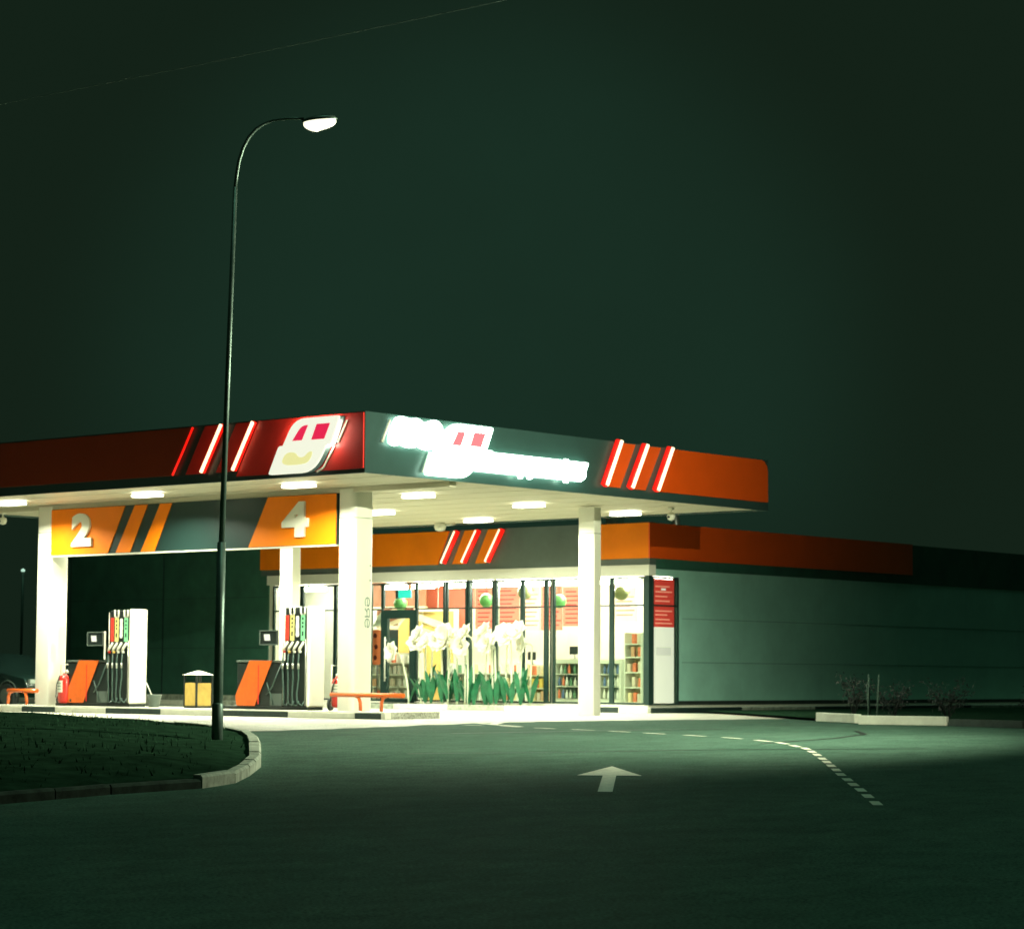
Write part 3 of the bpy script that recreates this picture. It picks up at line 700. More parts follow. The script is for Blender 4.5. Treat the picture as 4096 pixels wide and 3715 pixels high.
# ------------------------------------------------------------------ inside the shop
def behind(b, X, z=None):
    """where the sight line through the pane at Y = b reaches the plane X (laying out the room)"""
    y = b + (X - SX) * (b - CAM.y) / (SX - CAM.x)
    if z is None: return y
    return y, CAM.z + (z - CAM.z) * (X - CAM.x) / (SX - CAM.x)
for x, bb in ((17.3, (18.4, 17.2, 15.6, 14.0, 12.95, 11.75, 10.75, 9.75, 8.75, 7.75, 6.75, 5.75)), (19.7, (17.6, 15.6, 13.8, 12.4, 10.9, 9.3, 7.9, 6.4, 4.6))):
    for b in bb:
        y = behind(b, x); z_ = 3.52 if x < 18 else 3.66
        mb = MB(); P = rounded(x - .10, x + .10, y - .42, y + .42, .095, 4)
        mb.prism([(px, py, z_) for px, py in P], (0, 0, -.11), E_shop); lo_ = mb.build('ceiling_light', shop)
        mb = MB(); mb.box(x - .04, x + .04, y - .3, y + .3, z_ + .003, 3.848, M_white); mb.build('light_housing', lo_)
M_menu = mat('menu_red', (.80, .20, .13), .5); M_menut = mat('menu_print', (.50, .02, .012), .5); M_menup = mat('menu_pale', (.85, .70, .54), .5); M_yel = mat('panel_yellow', (.80, .56, .17), .5, noise=.08, nscale=2); M_cream = mat('beam_cream', (.85, .76, .50), .5); M_brown = mat('bulkhead_brown', (.34, .13, .06), .5)
def menu(b0, b1, z0, z1, x, label, m, lines=True):
    y0, z0 = behind(b0, x, z0); y1, z1 = behind(b1, x, z1)
    t = thing('menu_board', label, 'sign', (x, (y0 + y1) / 2, z0), 0, 'menu boards over the counter')
    w = (y1 - y0) / 2; h = z1 - z0
    mb = MB(); mb.box(0, .03, -w, w, 0, h, m); mb.build('panel', t)
    if not lines: return t
    mb = MB(); z = h - .16; k = 0
    while z > .06:
        mb.box(-.006, -.001, w - .10 - (1.7 * w) * (.70 + .30 * ((k * 37 % 10) / 10)), w - .10, z, z + .038, M_menut if m != M_menup else M_menu); z -= .125; k += 1
    mb.build('print_lines', t)
    return t
XM = 19.4
menu(12.42, 13.2, 2.80, 3.42, XM, 'plain red board high above the yellow wall panel inside the shop', M_menu, False)
menu(11.05, 12.38, 2.80, 3.42, XM, 'red board above the right part of the yellow wall panel inside the shop', M_menu, False)
menu(11.28, 11.62, 1.7, 2.78, XM, 'narrow red upright strip at the left end of the menu boards inside', M_menu, False)
menu(10.40, 11.02, 2.20, 3.36, XM, 'narrow red menu board with short lines, leftmost of the lined boards', M_menu)
menu(9.45, 10.36, 2.20, 3.36, XM, 'red menu board with a green globe lamp before it', M_menu)
menu(8.72, 9.41, 2.15, 3.36, XM, 'pale menu board with thin red lines between two red ones', M_menup)
menu(7.95, 8.68, 2.15, 3.36, XM, 'red menu board left of the steel mullion inside', M_menu)
menu(7.30, 7.92, 2.25, 3.30, XM, 'small red menu board just left of the right canopy column inside', M_menu)
menu(5.45, 6.20, 2.35, 3.25, XM, 'small pale menu board over the corner shelves inside the shop', M_menup)
xw = 19.0
t = thing('wall_panel', 'tall yellow panel with slanted cream beams inside the shop right of the door', 'panel', (xw, behind(12.7, xw), .17))
w0 = behind(12.33, xw) - behind(12.7, xw) - .5; w1 = behind(13.22, xw) - behind(12.7, xw)
zt_ = behind(12.7, xw, 2.70)[1] - .17
mb = MB(); mb.box(0, .05, w0, w1, 0, zt_, M_yel); mb.build('panel', t)
mb = MB(); mb.box(-.05, -.001, .25, .30, 0, zt_, M_cream); mb.build('joint', t)
for k in range(2):
    mb = MB(); mb.A([(w1, zt_ - .02 - k*.36), (w1, zt_ - .22 - k*.36), (w0, zt_ - .62 - k*.36), (w0, zt_ - .42 - k*.36)], -.052 - k*.012, .05, M_cream); mb.build('beam', t)
xd = 18.9; yd = behind(14.12, xd)
t = thing('drinks_cooler', 'black upright cooler seen through the shop door', 'cooler', (xd, yd, .17))
mb = MB(); mb.box(0, .6, -.22, .22, 0, 2.1, M_black, bev=.02); mb.build('cabinet', t)
mb = MB(); mb.box(-.012, -.001, -.18, .18, .25, 1.85, M_frame); mb.build('door', t)
mb = MB(); mb.box(-.02, .6, -.30, .30, 2.12, 2.22, M_cream); mb.build('header', t)
yd2 = behind(13.66, xd)
t = thing('side_panel', 'narrow yellow wall panel beside the black cooler behind the shop door', 'panel', (xd, yd2, .17))
mb = MB(); mb.A([(.20, 0), (.20, 2.15), (-.20, 2.55), (-.20, 0)], 0, .05, M_yel); mb.build('panel', t)
mb = MB(); mb.A([(.20, 2.16), (.20, 2.28), (-.20, 2.68), (-.20, 2.56)], -.001, .06, M_cream); mb.build('beam', t)
xs_ = 19.6
t = thing('striped_bulkhead', 'brown and cream slanted bulkhead above the black cooler behind the shop door', 'bulkhead', (xs_, behind(14.0, xs_), 2.20))
mb = MB(); mb.A([(.75, .9), (-.75, 1.0), (-.75, .0), (.75, .0)], 0, .04, M_brown); mb.build('panel', t)
for k in range(2):
    mb = MB(); mb.A([(.72, .02 + k*.36), (.72, .16 + k*.36), (-.72, .58 + k*.36), (-.72, .44 + k*.36)], -.045, .04, M_cream); mb.build('slat', t)
xq = 18.6
t = thing('brown_bulkhead', 'brown bulkhead under the ceiling above the shop door inside', 'bulkhead', (xq, behind(14.1, xq), 2.95))
mb = MB(); mb.box(0, .05, -1.3, .85, 0, .80, M_brown); mb.build('panel', t)
mb = MB(); mb.box(-.05, .1, -1.3, .85, -.06, -.001, M_cream); mb.build('trim', t)
t = thing('exit_sign', 'glowing cyan box sign above the shop door inside', 'sign', (16.8, behind(13.68, 16.8), 3.13))
mb = MB(); mb.box(0, .06, -.24, .24, 0, .22, E_cyan, bev=.01); mb.build('light_box', t)
mb = MB(); mb.box(-.01, .07, .25, .33, -.02, .24, M_black); mb.box(-.01, .07, -.245, .25, .225, .25, M_white); mb.tube([(.03, 0, .25), (.03, 0, .7)], .012, M_black); mb.build('bracket', t)
M_gl = mat('lamp_green', (.12, .34, .10), .35); M_gl2 = mat('lamp_olive', (.30, .32, .14), .35)
for k, (b, z, m_, lab) in enumerate(((13.82, 2.78, M_gl, 'green globe pendant lamp above the shop door'), (10.62, 2.82, M_gl, 'green globe pendant lamp before a red menu board'), (9.25, 3.02, M_gl2, 'olive globe pendant lamp in front of a window mullion line'), (8.05, 2.76, M_gl, 'green globe pendant lamp left of the right canopy column'), (5.95, 2.95, M_gl2, 'olive globe pendant lamp near the shop corner post'))):
    x = 17.1; t = thing('pendant_lamp', lab, 'lamp', (x, behind(b, x), z), 0, 'globe pendant lamps in the shop')
    mb = MB(); rr_ = .20
    mb.lathe([(rr_ * math.sin(a), .2 - rr_ * math.cos(a)) for a in [.1 + i * (PI - .2) / 10 for i in range(11)]], (0, 0, 0), m_); mb.build('globe', t)
    mb = MB(); mb.tube([(0, 0, .4), (0, 0, 3.85 - z)], .008, M_black, n=6); mb.build('cord', t)
xb = 16.6
t = thing('banner_stand', 'orange and red banner stand left of the shop door inside', 'banner', (xb, behind(14.72, xb), .17))
M_tot = mat('banner_orange', (.85, .20, .08), .5); M_tot2 = mat('banner_dark', (.16, .02, .012), .5)
mb = MB(); mb.A(rounded(-.20, .20, 1.05, 2.05, .12), 0, .03, M_tot); mb.build('banner', t)
mb = MB(); mb.A([(-.20, 2.15), (-.20, 2.60), (.14, 2.15)], 0, .03, M_white); mb.build('flag', t)
for z, y in ((1.88, .04), (1.56, .0), (1.25, .03)): mb = MB(); mb.A(smooth_poly([(y - .09, z), (y, z + .10), (y + .09, z), (y, z - .09)], 1), -.032, .008, M_tot2); mb.build('print', t)
mb = MB(); mb.tube([(.02, 0, 0), (.02, 0, 1.05)], .015, M_black); mb.box(-.15, .15, -.15, .15, 0, .02, M_black); mb.build('stand', t)

pal = [(.75,.20,.10), (.80,.55,.12), (.78,.76,.66), (.12,.28,.16), (.60,.34,.20), (.85,.70,.40), (.10,.16,.30), (.55,.08,.06), (.72,.62,.48), (.80,.80,.72)]
PM = [mat('pack_%d' % i, c, .4) for i, c in enumerate(pal)]
def shelf_unit(name, label, x, y0, y1, levels, depth_=.42, m=M_white, back=None):
    t = thing(name, label, 'shelf', (x, (y0 + y1) / 2, .17)); w = (y1 - y0) / 2; H = levels[-1] + .32
    mb = MB(); mb.box(depth_, depth_ + .03, -w, w, 0, H, back or m); mb.build('back_panel', t)
    for sgn in (-1, 1):
        mb = MB(); mb.box(0, depth_ - .001, sgn * w - (.03 if sgn > 0 else 0), sgn * w + (0 if sgn > 0 else .03), 0, H, m); mb.build('side_panel', t)
    for z in levels:
        mb = MB(); mb.box(0.0, depth_ - .001, -w + .031, w - .031, z, z + .03, m); mb.build('shelf', t)
    return t
pack_protos = {}
def packs(label, group, x, y0, y1, zs, hs, kinds, pitch=.13, cat='package', name='package'):
    for li, z in enumerate(zs):
        y = y0 + .07
        while y < y1 - .06:
            ki = kinds[(li * 3 + int(y * 17)) % len(kinds)]; h = hs * random.uniform(.75, 1.0)
            key = (name, ki, round(h, 1))
            if key not in pack_protos:
                mb = MB()
                if name == 'bottle': mb.lathe([(.040, 0), (.042, .02), (.042, h * .6), (.018, h * .78), (.016, h), (.010, h)], (0, 0, 0), PM[ki], n=10)
                else: mb.box(-.04, .08, -.05, .05, 0, h, PM[ki], bev=.012)
                o = mb.build(name); pack_protos[key] = o
            else:
                o = pack_protos[key].copy(); COL.objects.link(o)
            o.location = (x + random.uniform(.04, .1), y, z + .17 + .031); o.rotation_euler = (0, 0, random.uniform(-.2, .2)); tag(o, label, cat, group)
            y += pitch * random.uniform(.9, 1.5)
xa = 17.3; ya0, ya1 = behind(13.3, xa), behind(15.3, xa)
t = shelf_unit('store_shelf', 'white shelving full of goods behind the shop door', xa, ya0, ya1, [.05, .40, .75, 1.08])
packs('small coloured package on the white shelving behind the shop door', 'packages behind the shop door', xa, ya0 + .05, ya1 - .05, [.05, .40, .75, 1.08], .27, [0, 2, 9, 2, 8, 9, 4, 9, 7, 2], .20)
xa = 17.0; ya0, ya1 = behind(5.28, xa), behind(5.85, xa)
t = shelf_unit('store_shelf', 'tan shelving with yellow goods beside the shop corner post', xa, ya0, ya1, [.05, .45, .85, 1.25, 1.6], back=M_cream)
packs('small package on the tan corner shelving near the shop corner post', 'packages in the corner window', xa, ya0 + .03, ya1 - .03, [.05, .45, .85, 1.25, 1.6], .30, [1, 5, 8, 4, 5, 0], .17)
def fridge(label, x, y0, y1, h, levels):
    t = thing('drinks_fridge', label, 'fridge', (x, (y0 + y1) / 2, .17)); w = (y1 - y0) / 2
    mb = MB(); mb.box(.5, .55, -w, w, 0, h, M_white); mb.box(0, .5, -w, -w + .07, 0, h, M_white); mb.box(0, .5, w - .07, w, 0, h, M_white); mb.box(0, .5, -w + .07, w - .07, h - .12, h, M_white); mb.box(0, .5, -w + .07, w - .07, 0, .12, M_white); mb.build('cabinet', t)
    mb = MB(); mb.box(.48, .495, -w + .075, w - .075, .125, h - .125, mat('fridge_back', (.20, .28, .25), .5)); mb.build('back_panel', t)
    for z in levels: mb = MB(); mb.box(0.03, .47, -w + .075, w - .075, z, z + .02, M_white); mb.build('shelf', t)
    return t
xa = 17.2; ya0, ya1 = behind(7.25, xa), behind(8.25, xa)
fridge('low white drinks fridge left of the right canopy column', xa, ya0, ya1, 1.22, [.13, .47, .80])
packs('bottle in the low white fridge left of the right canopy column', 'bottles in the left fridge', xa, ya0 + .08, ya1 - .08, [.13, .47, .80], .27, [3, 6, 9, 2, 0, 9], .13, 'bottle', 'bottle')
ya0, ya1 = behind(5.95, xa), behind(6.80, xa)
fridge('low white drinks fridge right of the right canopy column', xa, ya0, ya1, 1.22, [.13, .47, .80])
packs('bottle in the low white fridge right of the right canopy column', 'bottles in the right fridge', xa, ya0 + .08, ya1 - .08, [.13, .47, .80], .27, [6, 9, 2, 6, 9], .13, 'bottle', 'bottle')
xa = 17.4; ya0, ya1 = behind(8.35, xa), behind(9.15, xa)
t = shelf_unit('store_shelf', 'low tan shelving with bright packs right of the flower row', xa, ya0, ya1, [.05, .40, .75], m=M_cream)
packs('small pack on the low tan shelving right of the flowers', 'packs right of the flowers', xa, ya0 + .04, ya1 - .04, [.05, .40, .75], .28, [1, 4, 5, 0, 8], .16)
xa = 17.9; ya0, ya1 = behind(9.5, xa), behind(12.2, xa)
t = shelf_unit('store_shelf', 'long white shelving with mixed goods behind the flower row', xa, ya0, ya1, [.05, .42, .80])
packs('small pack on the long white shelving behind the flower row', 'packs behind the flowers', xa, ya0 + .05, ya1 - .05, [.05, .42, .80], .28, [9, 3, 2, 8, 0, 9, 5, 2], .24)
for k, (b, lab) in enumerate(((7.55, 'dark till screen on the left fridge top'), (9.0, 'dark till screen left of the steel mullion'))):
    x = 17.5; y, z = behind(b, x), (1.40 if k == 0 else 1.25)
    t2 = thing('till_screen', lab, 'screen', (x, y, z))
    mb = MB(); mb.box(0, .03, -.14, .14, .12, .34, M_black, bev=.006); mb.build('display', t2)
    mb = MB(); mb.tube([(.06, 0, .0), (.04, 0, .2)], .02, M_steel); mb.box(-.05, .12, -.1, .1, .0, .015, M_steel); mb.build('stand', t2)

# ------------------------------------------------------------------ giant white flowers before the windows
def flower(root, H, lean, nleaf, seed, head_dir, mk=True):
    r = random.Random(seed)
    top = Vector((lean[0], lean[1], H)); pts = []
    for k in range(9):
        t = k / 8; pts.append(Vector((lean[0] * t * t, lean[1] * t * t, H * t)))
    hd = Vector(head_dir).normalized()
    pts += [pts[-1] + Vector((0, 0, .05)) + hd * .05, pts[-1] + Vector((0, 0, .05)) + hd * .13]
    mb = MB(); mb.tube(pts, [.026] * 6 + [.024] * (len(pts) - 6), M_stem, n=7); mb.build('stem', root)
    # bloom: six petals round a trumpet
    c = pts[-1]; u = hd.orthogonal().normalized(); v = hd.cross(u); mb = MB(); n = 14; prof = [(0.0, .03), (.07, .05), (.14, .08), (.21, .13), (.25, .18)]
    rings = [[mb.bm.verts.new(c + hd * z + (u * math.cos(2*PI*k/n) + v * math.sin(2*PI*k/n)) * rr) for k in range(n)] for z, rr in prof]; fs = []
    for a, b in zip(rings, rings[1:]):
        for k in range(n): f = mb.bm.faces.new((a[k], a[(k+1) % n], b[(k+1) % n], b[k])); f.smooth = True; fs.append(f)
    mb._tag(fs, M_petal)
    for k in range(6):
        a = 2*PI*k/6 + r.uniform(-.1, .1); d = u * math.cos(a) + v * math.sin(a); s_ = hd.cross(d); Lf = []; Rt = []
        for i in range(7):
            t = i / 6; out = .07 + .25 * t; fwd = .10 + .22 * t - .15 * t * t; wd = .16 * math.sin(PI * (0.15 + .85 * t) ** .8) + .004
            p = c + d * out + hd * fwd; Lf.append(p + s_ * wd); Rt.append(p - s_ * wd)
        mb.strip(Lf, Rt, M_petal)
        a += PI / 6; d = u * math.cos(a) + v * math.sin(a); s_ = hd.cross(d); Lf = []; Rt = []
        for i in range(7):
            t = i / 6; p = c + d * (.05 + .21 * t) + hd * (.12 + .24 * t - .10 * t * t); wd = .15 * math.sin(PI * (0.15 + .85 * t) ** .8) + .004
            Lf.append(p + s_ * wd); Rt.append(p - s_ * wd)
        mb.strip(Lf, Rt, M_petal)
    mb.build('bloom', root)
    mb = MB(); mb.tube([c + hd * .02, c + hd * .22], [.012, .022], PM[5], n=6); mb.build('pistil', root)
    for k in range(nleaf):
        a = r.uniform(0, 2*PI); z0 = r.uniform(.0, .22); Ln = r.uniform(.65, 1.25); Lf, Rt = [], []; d = Vector((math.cos(a), math.sin(a), 0)); s_ = Vector((-d.y, d.x, 0)); sp = r.uniform(.22, .45)
        for i in range(8):
            t = i / 7; p = d * (.02 + sp * t * Ln) + Vector((0, 0, z0 + Ln * (t - .28 * t ** 3))); wd = .068 * math.sin(PI * min(1, .12 + .88 * t)) + .006
            Lf.append(p + s_ * wd + d * .02); Rt.append(p - s_ * wd + d * .02)
        mb = MB(); mb.strip(Lf, Rt, M_leaf); mb.build('leaf', root)
fl = [(12.95, 1.34, (-.05, .30), 2), (12.62, 1.48, (0, .10), 3), (12.45, 1.72, (0, .02), 6), (12.15, 1.50, (0, -.05), 6), (11.8, 1.62, (0, .05), 6), (11.62, 1.78, (.02, .04), 3), (11.5, 1.45, (.02, -.06), 6), (11.2, 1.80, (0, .03), 6), (10.95, 1.58, (0, -.04), 6), (10.78, 1.50, (0, .02), 3), (10.6, 1.74, (0, .06), 6), (10.3, 1.60, (0, -.03), 6), (10.02, 1.78, (.02, .02), 6), (9.9, 1.45, (0, .02), 3), (9.75, 1.55, (0, .05), 6), (9.5, 1.74, (0, -.05), 6), (9.2, 1.66, (0, .03), 6), (8.95, 1.80, (0, -.08), 6), (8.72, 1.58, (0, -.05), 6)]
for k, (y, H, lean, nl) in enumerate(fl):
    lab = 'tall white artificial flower with green leaves in the row before the shop windows'
    if k == 0: lab = 'low white artificial flower leaning left in front of the shop door edge'
    if k == len(fl) - 1: lab = 'white artificial flower at the right end of the row, broad green leaves at its foot'
    root = thing('artificial_flower', lab, 'flower', (15.45 + random.uniform(-.1, .12), y - .05, .135), 0, 'white flowers in a row before the shop')
    flower(root, H, lean, nl, k, (-.9, random.uniform(-.6, .6), random.uniform(.05, .75)))

# ================================================================== pumps
def make_pump(group):
    # origin: middle of the body's foot; local x back, y left along the island
    t = thing('fuel_pump', '', 'fuel pump', (0, 0, 0), 0, group)
    def part(name, mb, par=None): o = mb.build(name, par or t); return o
    part('base', MB().box(-.24, .24, -.38, 2.30, 0, .07, M_black, bev=.01))
    part('body', MB().box(-.22, .22, -.33, .36, .07, 2.25, M_black, bev=.015))
    # white end panel facing down the island
    part('end_panel', MB().box(-.26, .26, -.40, -.332, .07, 2.28, M_white, bev=.03))
    part('low_cabinet', MB().box(-.23, .22, .40, 1.86, .07, 1.04, M_black, bev=.012))
    part('cabinet_lid', MB().box(-.25, .23, .38, 1.88, 1.045, 1.085, M_graph2, bev=.008))
    part('grey_panel', MB().box(-.236, -.229, .42, .80, .09, .36, M_graph2))
    st = MB(); st.A([(1.44, 1.08), (.72, 1.08), (1.26, .08), (1.84, .08), (1.88, .30)], -.252, .008, M_tube); so = part('orange_stripe', st)
    MB().A([(1.16, .98), (1.13, .98), (1.13, .12), (1.16, .12)], -.2605, .002, M_red).build('seam', so)
    # crown: white forks above the grade strips
    cm_ = [mat('grade_red', (.55, .05, .03), .5, emit=(.5, .03, .02), es=.12), mat('grade_yellow', (.75, .68, .22), .5, emit=(.7, .65, .25), es=.25), mat('grade_white', (.8, .8, .7), .5, emit=(.8, .85, .7), es=.3), mat('grade_green', (.22, .62, .30), .5, emit=(.22, .7, .36), es=.3)]
    for k, y in enumerate((.29, .13, -.03, -.20)):
        p = MB(); 
        if k == 2: p.A(smooth_poly([(y + .05, 2.06), (y - .05, 2.06), (y - .035, 1.92), (y - .05, 1.84), (y - .035, 1.76), (y - .055, 1.60), (y + .055, 1.60), (y + .035, 1.76), (y + .05, 1.84), (y + .035, 1.92)], 1), -.226, .012, cm_[k])
        else: p.box(-.236, -.226, y - .062, y + .062, 1.52, 2.08, cm_[k], bev=.003)
        g_ = part('grade_strip', p)
        if k != 2:
            p = MB()
            for z, h_ in ((1.62, .10), (1.80, .05), (1.88, .05), (1.97, .06)): p.box(-.2395, -.2365, y - .022, y + .022, z, z + h_, M_frame if k else M_red)
            p.build('print', g_)
        if k != 0:
            p = MB()
            for s_ in (-1, 1): p.tube([(-.235, y + s_ * .03, 2.08), (-.235, y + s_ * .065, 2.12), (-.235, y + s_ * .065, 2.26)], .022, M_white, n=6)
            if k != 2: part('fork_marker', p)
            else: p.bm.free()
        # nozzle lying slanted in its boot, hose hanging below
        p = MB(); p.tube([(-.25, y - .05, 1.50), (-.27, y - .03, 1.44), (-.29, y + .02, 1.36), (-.29, y + .06, 1.29)], [.024, .03, .034, .026], M_white, n=8)
        nz = part('nozzle', p)
        p = MB(); p.box(-.31, -.27, y - .01, y + .05, 1.25, 1.30, (M_redp, PM[1], M_white, M_white)[k], bev=.01); p.build('grip', nz)
        p = MB(); zz = .12 + .05 * (k % 2)
        p.tube([(-.27, y + .06, 1.26), (-.30, y + .06, 1.05), (-.29, y + .055, .7), (-.30, y + .04 + .03 * (k - 1), .35), (-.30, y + .02 + .02 * k, zz), (-.28, y - .05, .10), (-.24, y - .08, .2)], .017, M_hose, n=7); part('hose', p)
        p = MB(); p.tube([(-.30, y + .058, 1.02), (-.30, y + .057, .90)], .024, M_steel, n=8); part('hose_joint', p)
    for k, y in enumerate((.20, -.10)):       # the far side
        p = MB(); p.tube([(.24, y, 1.50), (.30, y - .04, 1.40), (.34, y - .1, 1.30)], .03, M_white, n=8); part('nozzle', p)
        p = MB(); p.tube([(.33, y - .1, 1.28), (.36, y - .1, .9), (.40, y - .05, .4), (.30, y, .2)], .017, M_hose, n=7); part('hose', p)
    p = MB(); p.tube([(-.25, .375, .1), (-.25, .375, 2.2)], .012, M_steel, n=6); p.tube([(-.25, -.31, .1), (-.25, -.31, 1.55)], .012, M_steel, n=6); part('edge_rail', p)
    p = MB(); p.box(-.40, -.30, .44, .98, 1.42, 1.75, M_black, bev=.015); d = part('display', p)
    p = MB(); p.box(-.415, -.402, .44, .98, 1.42, 1.445, M_graph2); p.box(-.415, -.402, .44, .98, 1.725, 1.75, M_graph2); p.box(-.415, -.402, .955, .98, 1.446, 1.724, M_graph2); p.build('frame', d)
    p = MB(); p.A([(.82, 1.52), (.84, 1.66), (.66, 1.66), (.64, 1.52)], -.402, .005, E_screen); p.build('screen', d)
    p = MB(); p.box(-.36, -.32, .405, .44, 1.10, 1.76, M_white, bev=.01); part('display_post', p)
    p = MB(); p.tube([(-.24, .9, .6), (-.26, .75, .3), (-.25, .68, .1)], .012, M_hose); p.tube([(-.24, .45, 1.0), (-.27, .70, .5), (-.25, .9, .33)], .014, M_hose); part('cable_loop', p)
    return t
pm = make_pump('fuel pumps on the island')
pm.location = (3.285, 4.93, IZ); pm['label'] = 'fuel pump under board number 4 with white end panel and orange slanted stripe'
p2 = copy_tree(pm); p2.location = (3.285, 10.77, IZ); p2['label'] = 'fuel pump under board number 2 beside the yellow bin, bucket at its right foot'

t = thing('bucket', 'grey bucket with a squeegee at the foot of the left pump', 'bucket', (3.35, 9.88, IZ))
mb = MB(); mb.lathe([(.12, 0), (.125, .02), (.165, .26), (.175, .27), (.175, .29), (.15, .29), (.11, .03)], (0, 0, 0), M_graph2, n=18); mb.build('pail', t)
mb = MB(); mb.tube([(.05, .0, .05), (-.02, .16, .42), (-.05, .26, .60)], .012, M_white); mb.build('squeegee', t)
t = thing('litter_bin', 'square litter bin with yellow panels and a white pyramid lid', 'bin', (3.45, 8.49, IZ), math.radians(-5))
mb = MB(); mb.box(-.235, .235, -.235, .235, 0, .04, M_black, bev=.008)
for sx in (-1, 1):
    for sy in (-1, 1): mb.box(sx * .222 - .02, sx * .222 + .02, sy * .222 - .02, sy * .222 + .02, .04, .76, M_black)
mb.box(-.205, .205, -.205, .205, .04, .58, M_black); mb.build('frame', t)
for nm, bx in (('yellow_panel', (-.232, -.207, -.195, .195)), ('yellow_panel', (-.195, .195, -.232, -.207)), ('yellow_panel', (.207, .232, -.195, .195)), ('yellow_panel', (-.195, .195, .207, .232))):
    mb = MB(); mb.box(*bx, .05, .57, M_yellowbin, bev=.006); mb.build(nm, t)
mb = MB(); vs = [mb.bm.verts.new(p) for p in ((-.26, -.26, .755), (.26, -.26, .755), (.26, .26, .755), (-.26, .26, .755), (-.03, -.03, .85), (.03, -.03, .85), (.03, .03, .85), (-.03, .03, .85))]
mb._tag([mb.bm.faces.new([vs[i] for i in q]) for q in ((3,2,1,0),(0,1,5,4),(1,2,6,5),(2,3,7,6),(3,0,4,7),(4,5,6,7))], M_white); mb.build('lid', t)

def extinguisher(loc, label, rz=0.0, R=.16, H=.62):
    t = thing('fire_extinguisher', label, 'extinguisher', loc, rz, 'wheeled fire extinguishers')
    mb = MB(); mb.lathe([(.06, .06), (R * .8, .07), (R, .12), (R, H), (R * .85, H + .07), (.06, H + .11), (.035, H + .17)], (0, 0, 0), M_redp, n=22); mb.build('tank', t)
    mb = MB(); mb.box(-R - .012, -R + .02, -.09, .09, .32, H - .02, M_white, bev=.004); lb = mb.build('instruction_label', t)
    mb = MB()
    for z in (.38, .45, .52): mb.box(-R - .015, -R - .0125, -.07, .05, z, z + .03, M_kerb)
    mb.build('print', lb)
    mb = MB(); mb.tube([(0, .03, H + .15), (-.02, -.1, H + .22), (-.04, -.16, H + .17)], .022, M_white); mb.lathe([(.05, H + .13), (.05, H + .19), (.02, H + .20)], (0, 0, 0), M_white, n=12); mb.build('valve', t)
    mb = MB(); mb.tube([(.02, R + .04, .16), (.04, R + .05, .6), (.05, R + .05, .98), (.05, -R - .05, .98), (.04, -R - .05, .6), (.02, -R - .04, .16)], .016, M_white); mb.build('trolley_frame', t)
    mb = MB(); mb.tube([(-R - .01, -.02, H + .1), (-R - .05, .04, .5), (-R - .02, .10, .2)], .014, M_rubber); mb.build('hose', t)
    for s_ in (-1, 1):
        mb = MB(); mb.tube([(.1, s_ * (R + .06), .13), (.1, s_ * (R + .12), .13)], .13, M_rubber, n=20); w = mb.build('wheel', t)
        mb = MB(); mb.tube([(.1, s_ * (R + .055), .13), (.1, s_ * (R + .125), .13)], .05, M_steel, n=12); mb.build('hub', w)
    return t
extinguisher((3.05, 12.74, IZ), 'red wheeled fire extinguisher right of the left column', 0.0)
extinguisher((3.55, 4.13, IZ), 'red fire extinguisher half hidden behind the big near column', 0.3, R=.13, H=.60)

def barrier(loc, y0, y1, leg0, leg1, label):
    t = thing('guard_rail', label, 'barrier', loc, 0, 'orange tube guard rails at the island ends')
    mb = MB(); mb.tube([(0, y0, .35), (0, (y0 + y1) / 2, .35), (0, y1, .35)], .048, M_tube, n=12); mb.build('top_bar', t)
    for yl, s_ in ((leg0, 1), (leg1, -1)):
        mb = MB(); mb.tube([(0, yl - s_ * .16, .335), (0, yl - s_ * .06, .30), (0, yl - s_ * .012, .2), (0, yl, .0)], .038, M_tube, n=10); lg = mb.build('leg', t)
        mb = MB(); mb.lathe([(.07, 0), (.07, .012), (.045, .015)], (0, yl, 0), M_steel, n=14); mb.build('foot_plate', lg)
    return t
barrier((2.72, 2.3, IZ), -.90, 1.22, -.26, .34, 'orange tube guard rail before the big near column')
b2 = barrier((2.72, 13.9, IZ), -.55, .56, .55, -.16, 'orange tube guard rail left of the left column')

# ------------------------------------------------------------------ car at the left edge, beyond the island
M_car = mat('car_paint_dark', (.010, .028, .024), .25, coat=.6); M_cglass = mat('car_glass', (.01, .02, .02), .08); 
car = thing('parked_car', 'dark car at the far left edge behind the guard rail', 'car', (6.6, 19.6, 0), 0)
def car_section(y): pass
mb = MB(); prof = [(-2.15, .45), (-2.18, .62), (-2.05, .80), (-1.25, .92), (-.85, .98), (-.25, 1.42), (.9, 1.46), (1.55, 1.02), (2.05, .96), (2.15, .62), (2.12, .40)]
prof_low = [(-2.12, .32), (2.10, .32)]
xs = (-.88, -.82, -.5, 0, .5, .82, .88); rows = []
for xx in xs:
    k = 1 - max(0, abs(xx) - .5) ** 2 * .9
    rows.append([mb.bm.verts.new((xx * (1 - .16 * max(0, z - .95) / .5), y * (1 - .04 * (abs(xx) / .88) ** 3), .32 + (z - .32) * (1 - .05 * (abs(xx) / .88) ** 4))) for y, z in prof])
fs = []
for a, b in zip(rows, rows[1:]):
    for k in range(len(prof) - 1): f = mb.bm.faces.new((a[k], a[k+1], b[k+1], b[k])); f.smooth = True; fs.append(f)
fs.append(mb.bm.faces.new(rows[0][::-1])); fs.append(mb.bm.faces.new(rows[-1]))
mb._tag(fs, M_car); bmesh.ops.recalc_face_normals(mb.bm, faces=fs); mb.build('body', car)
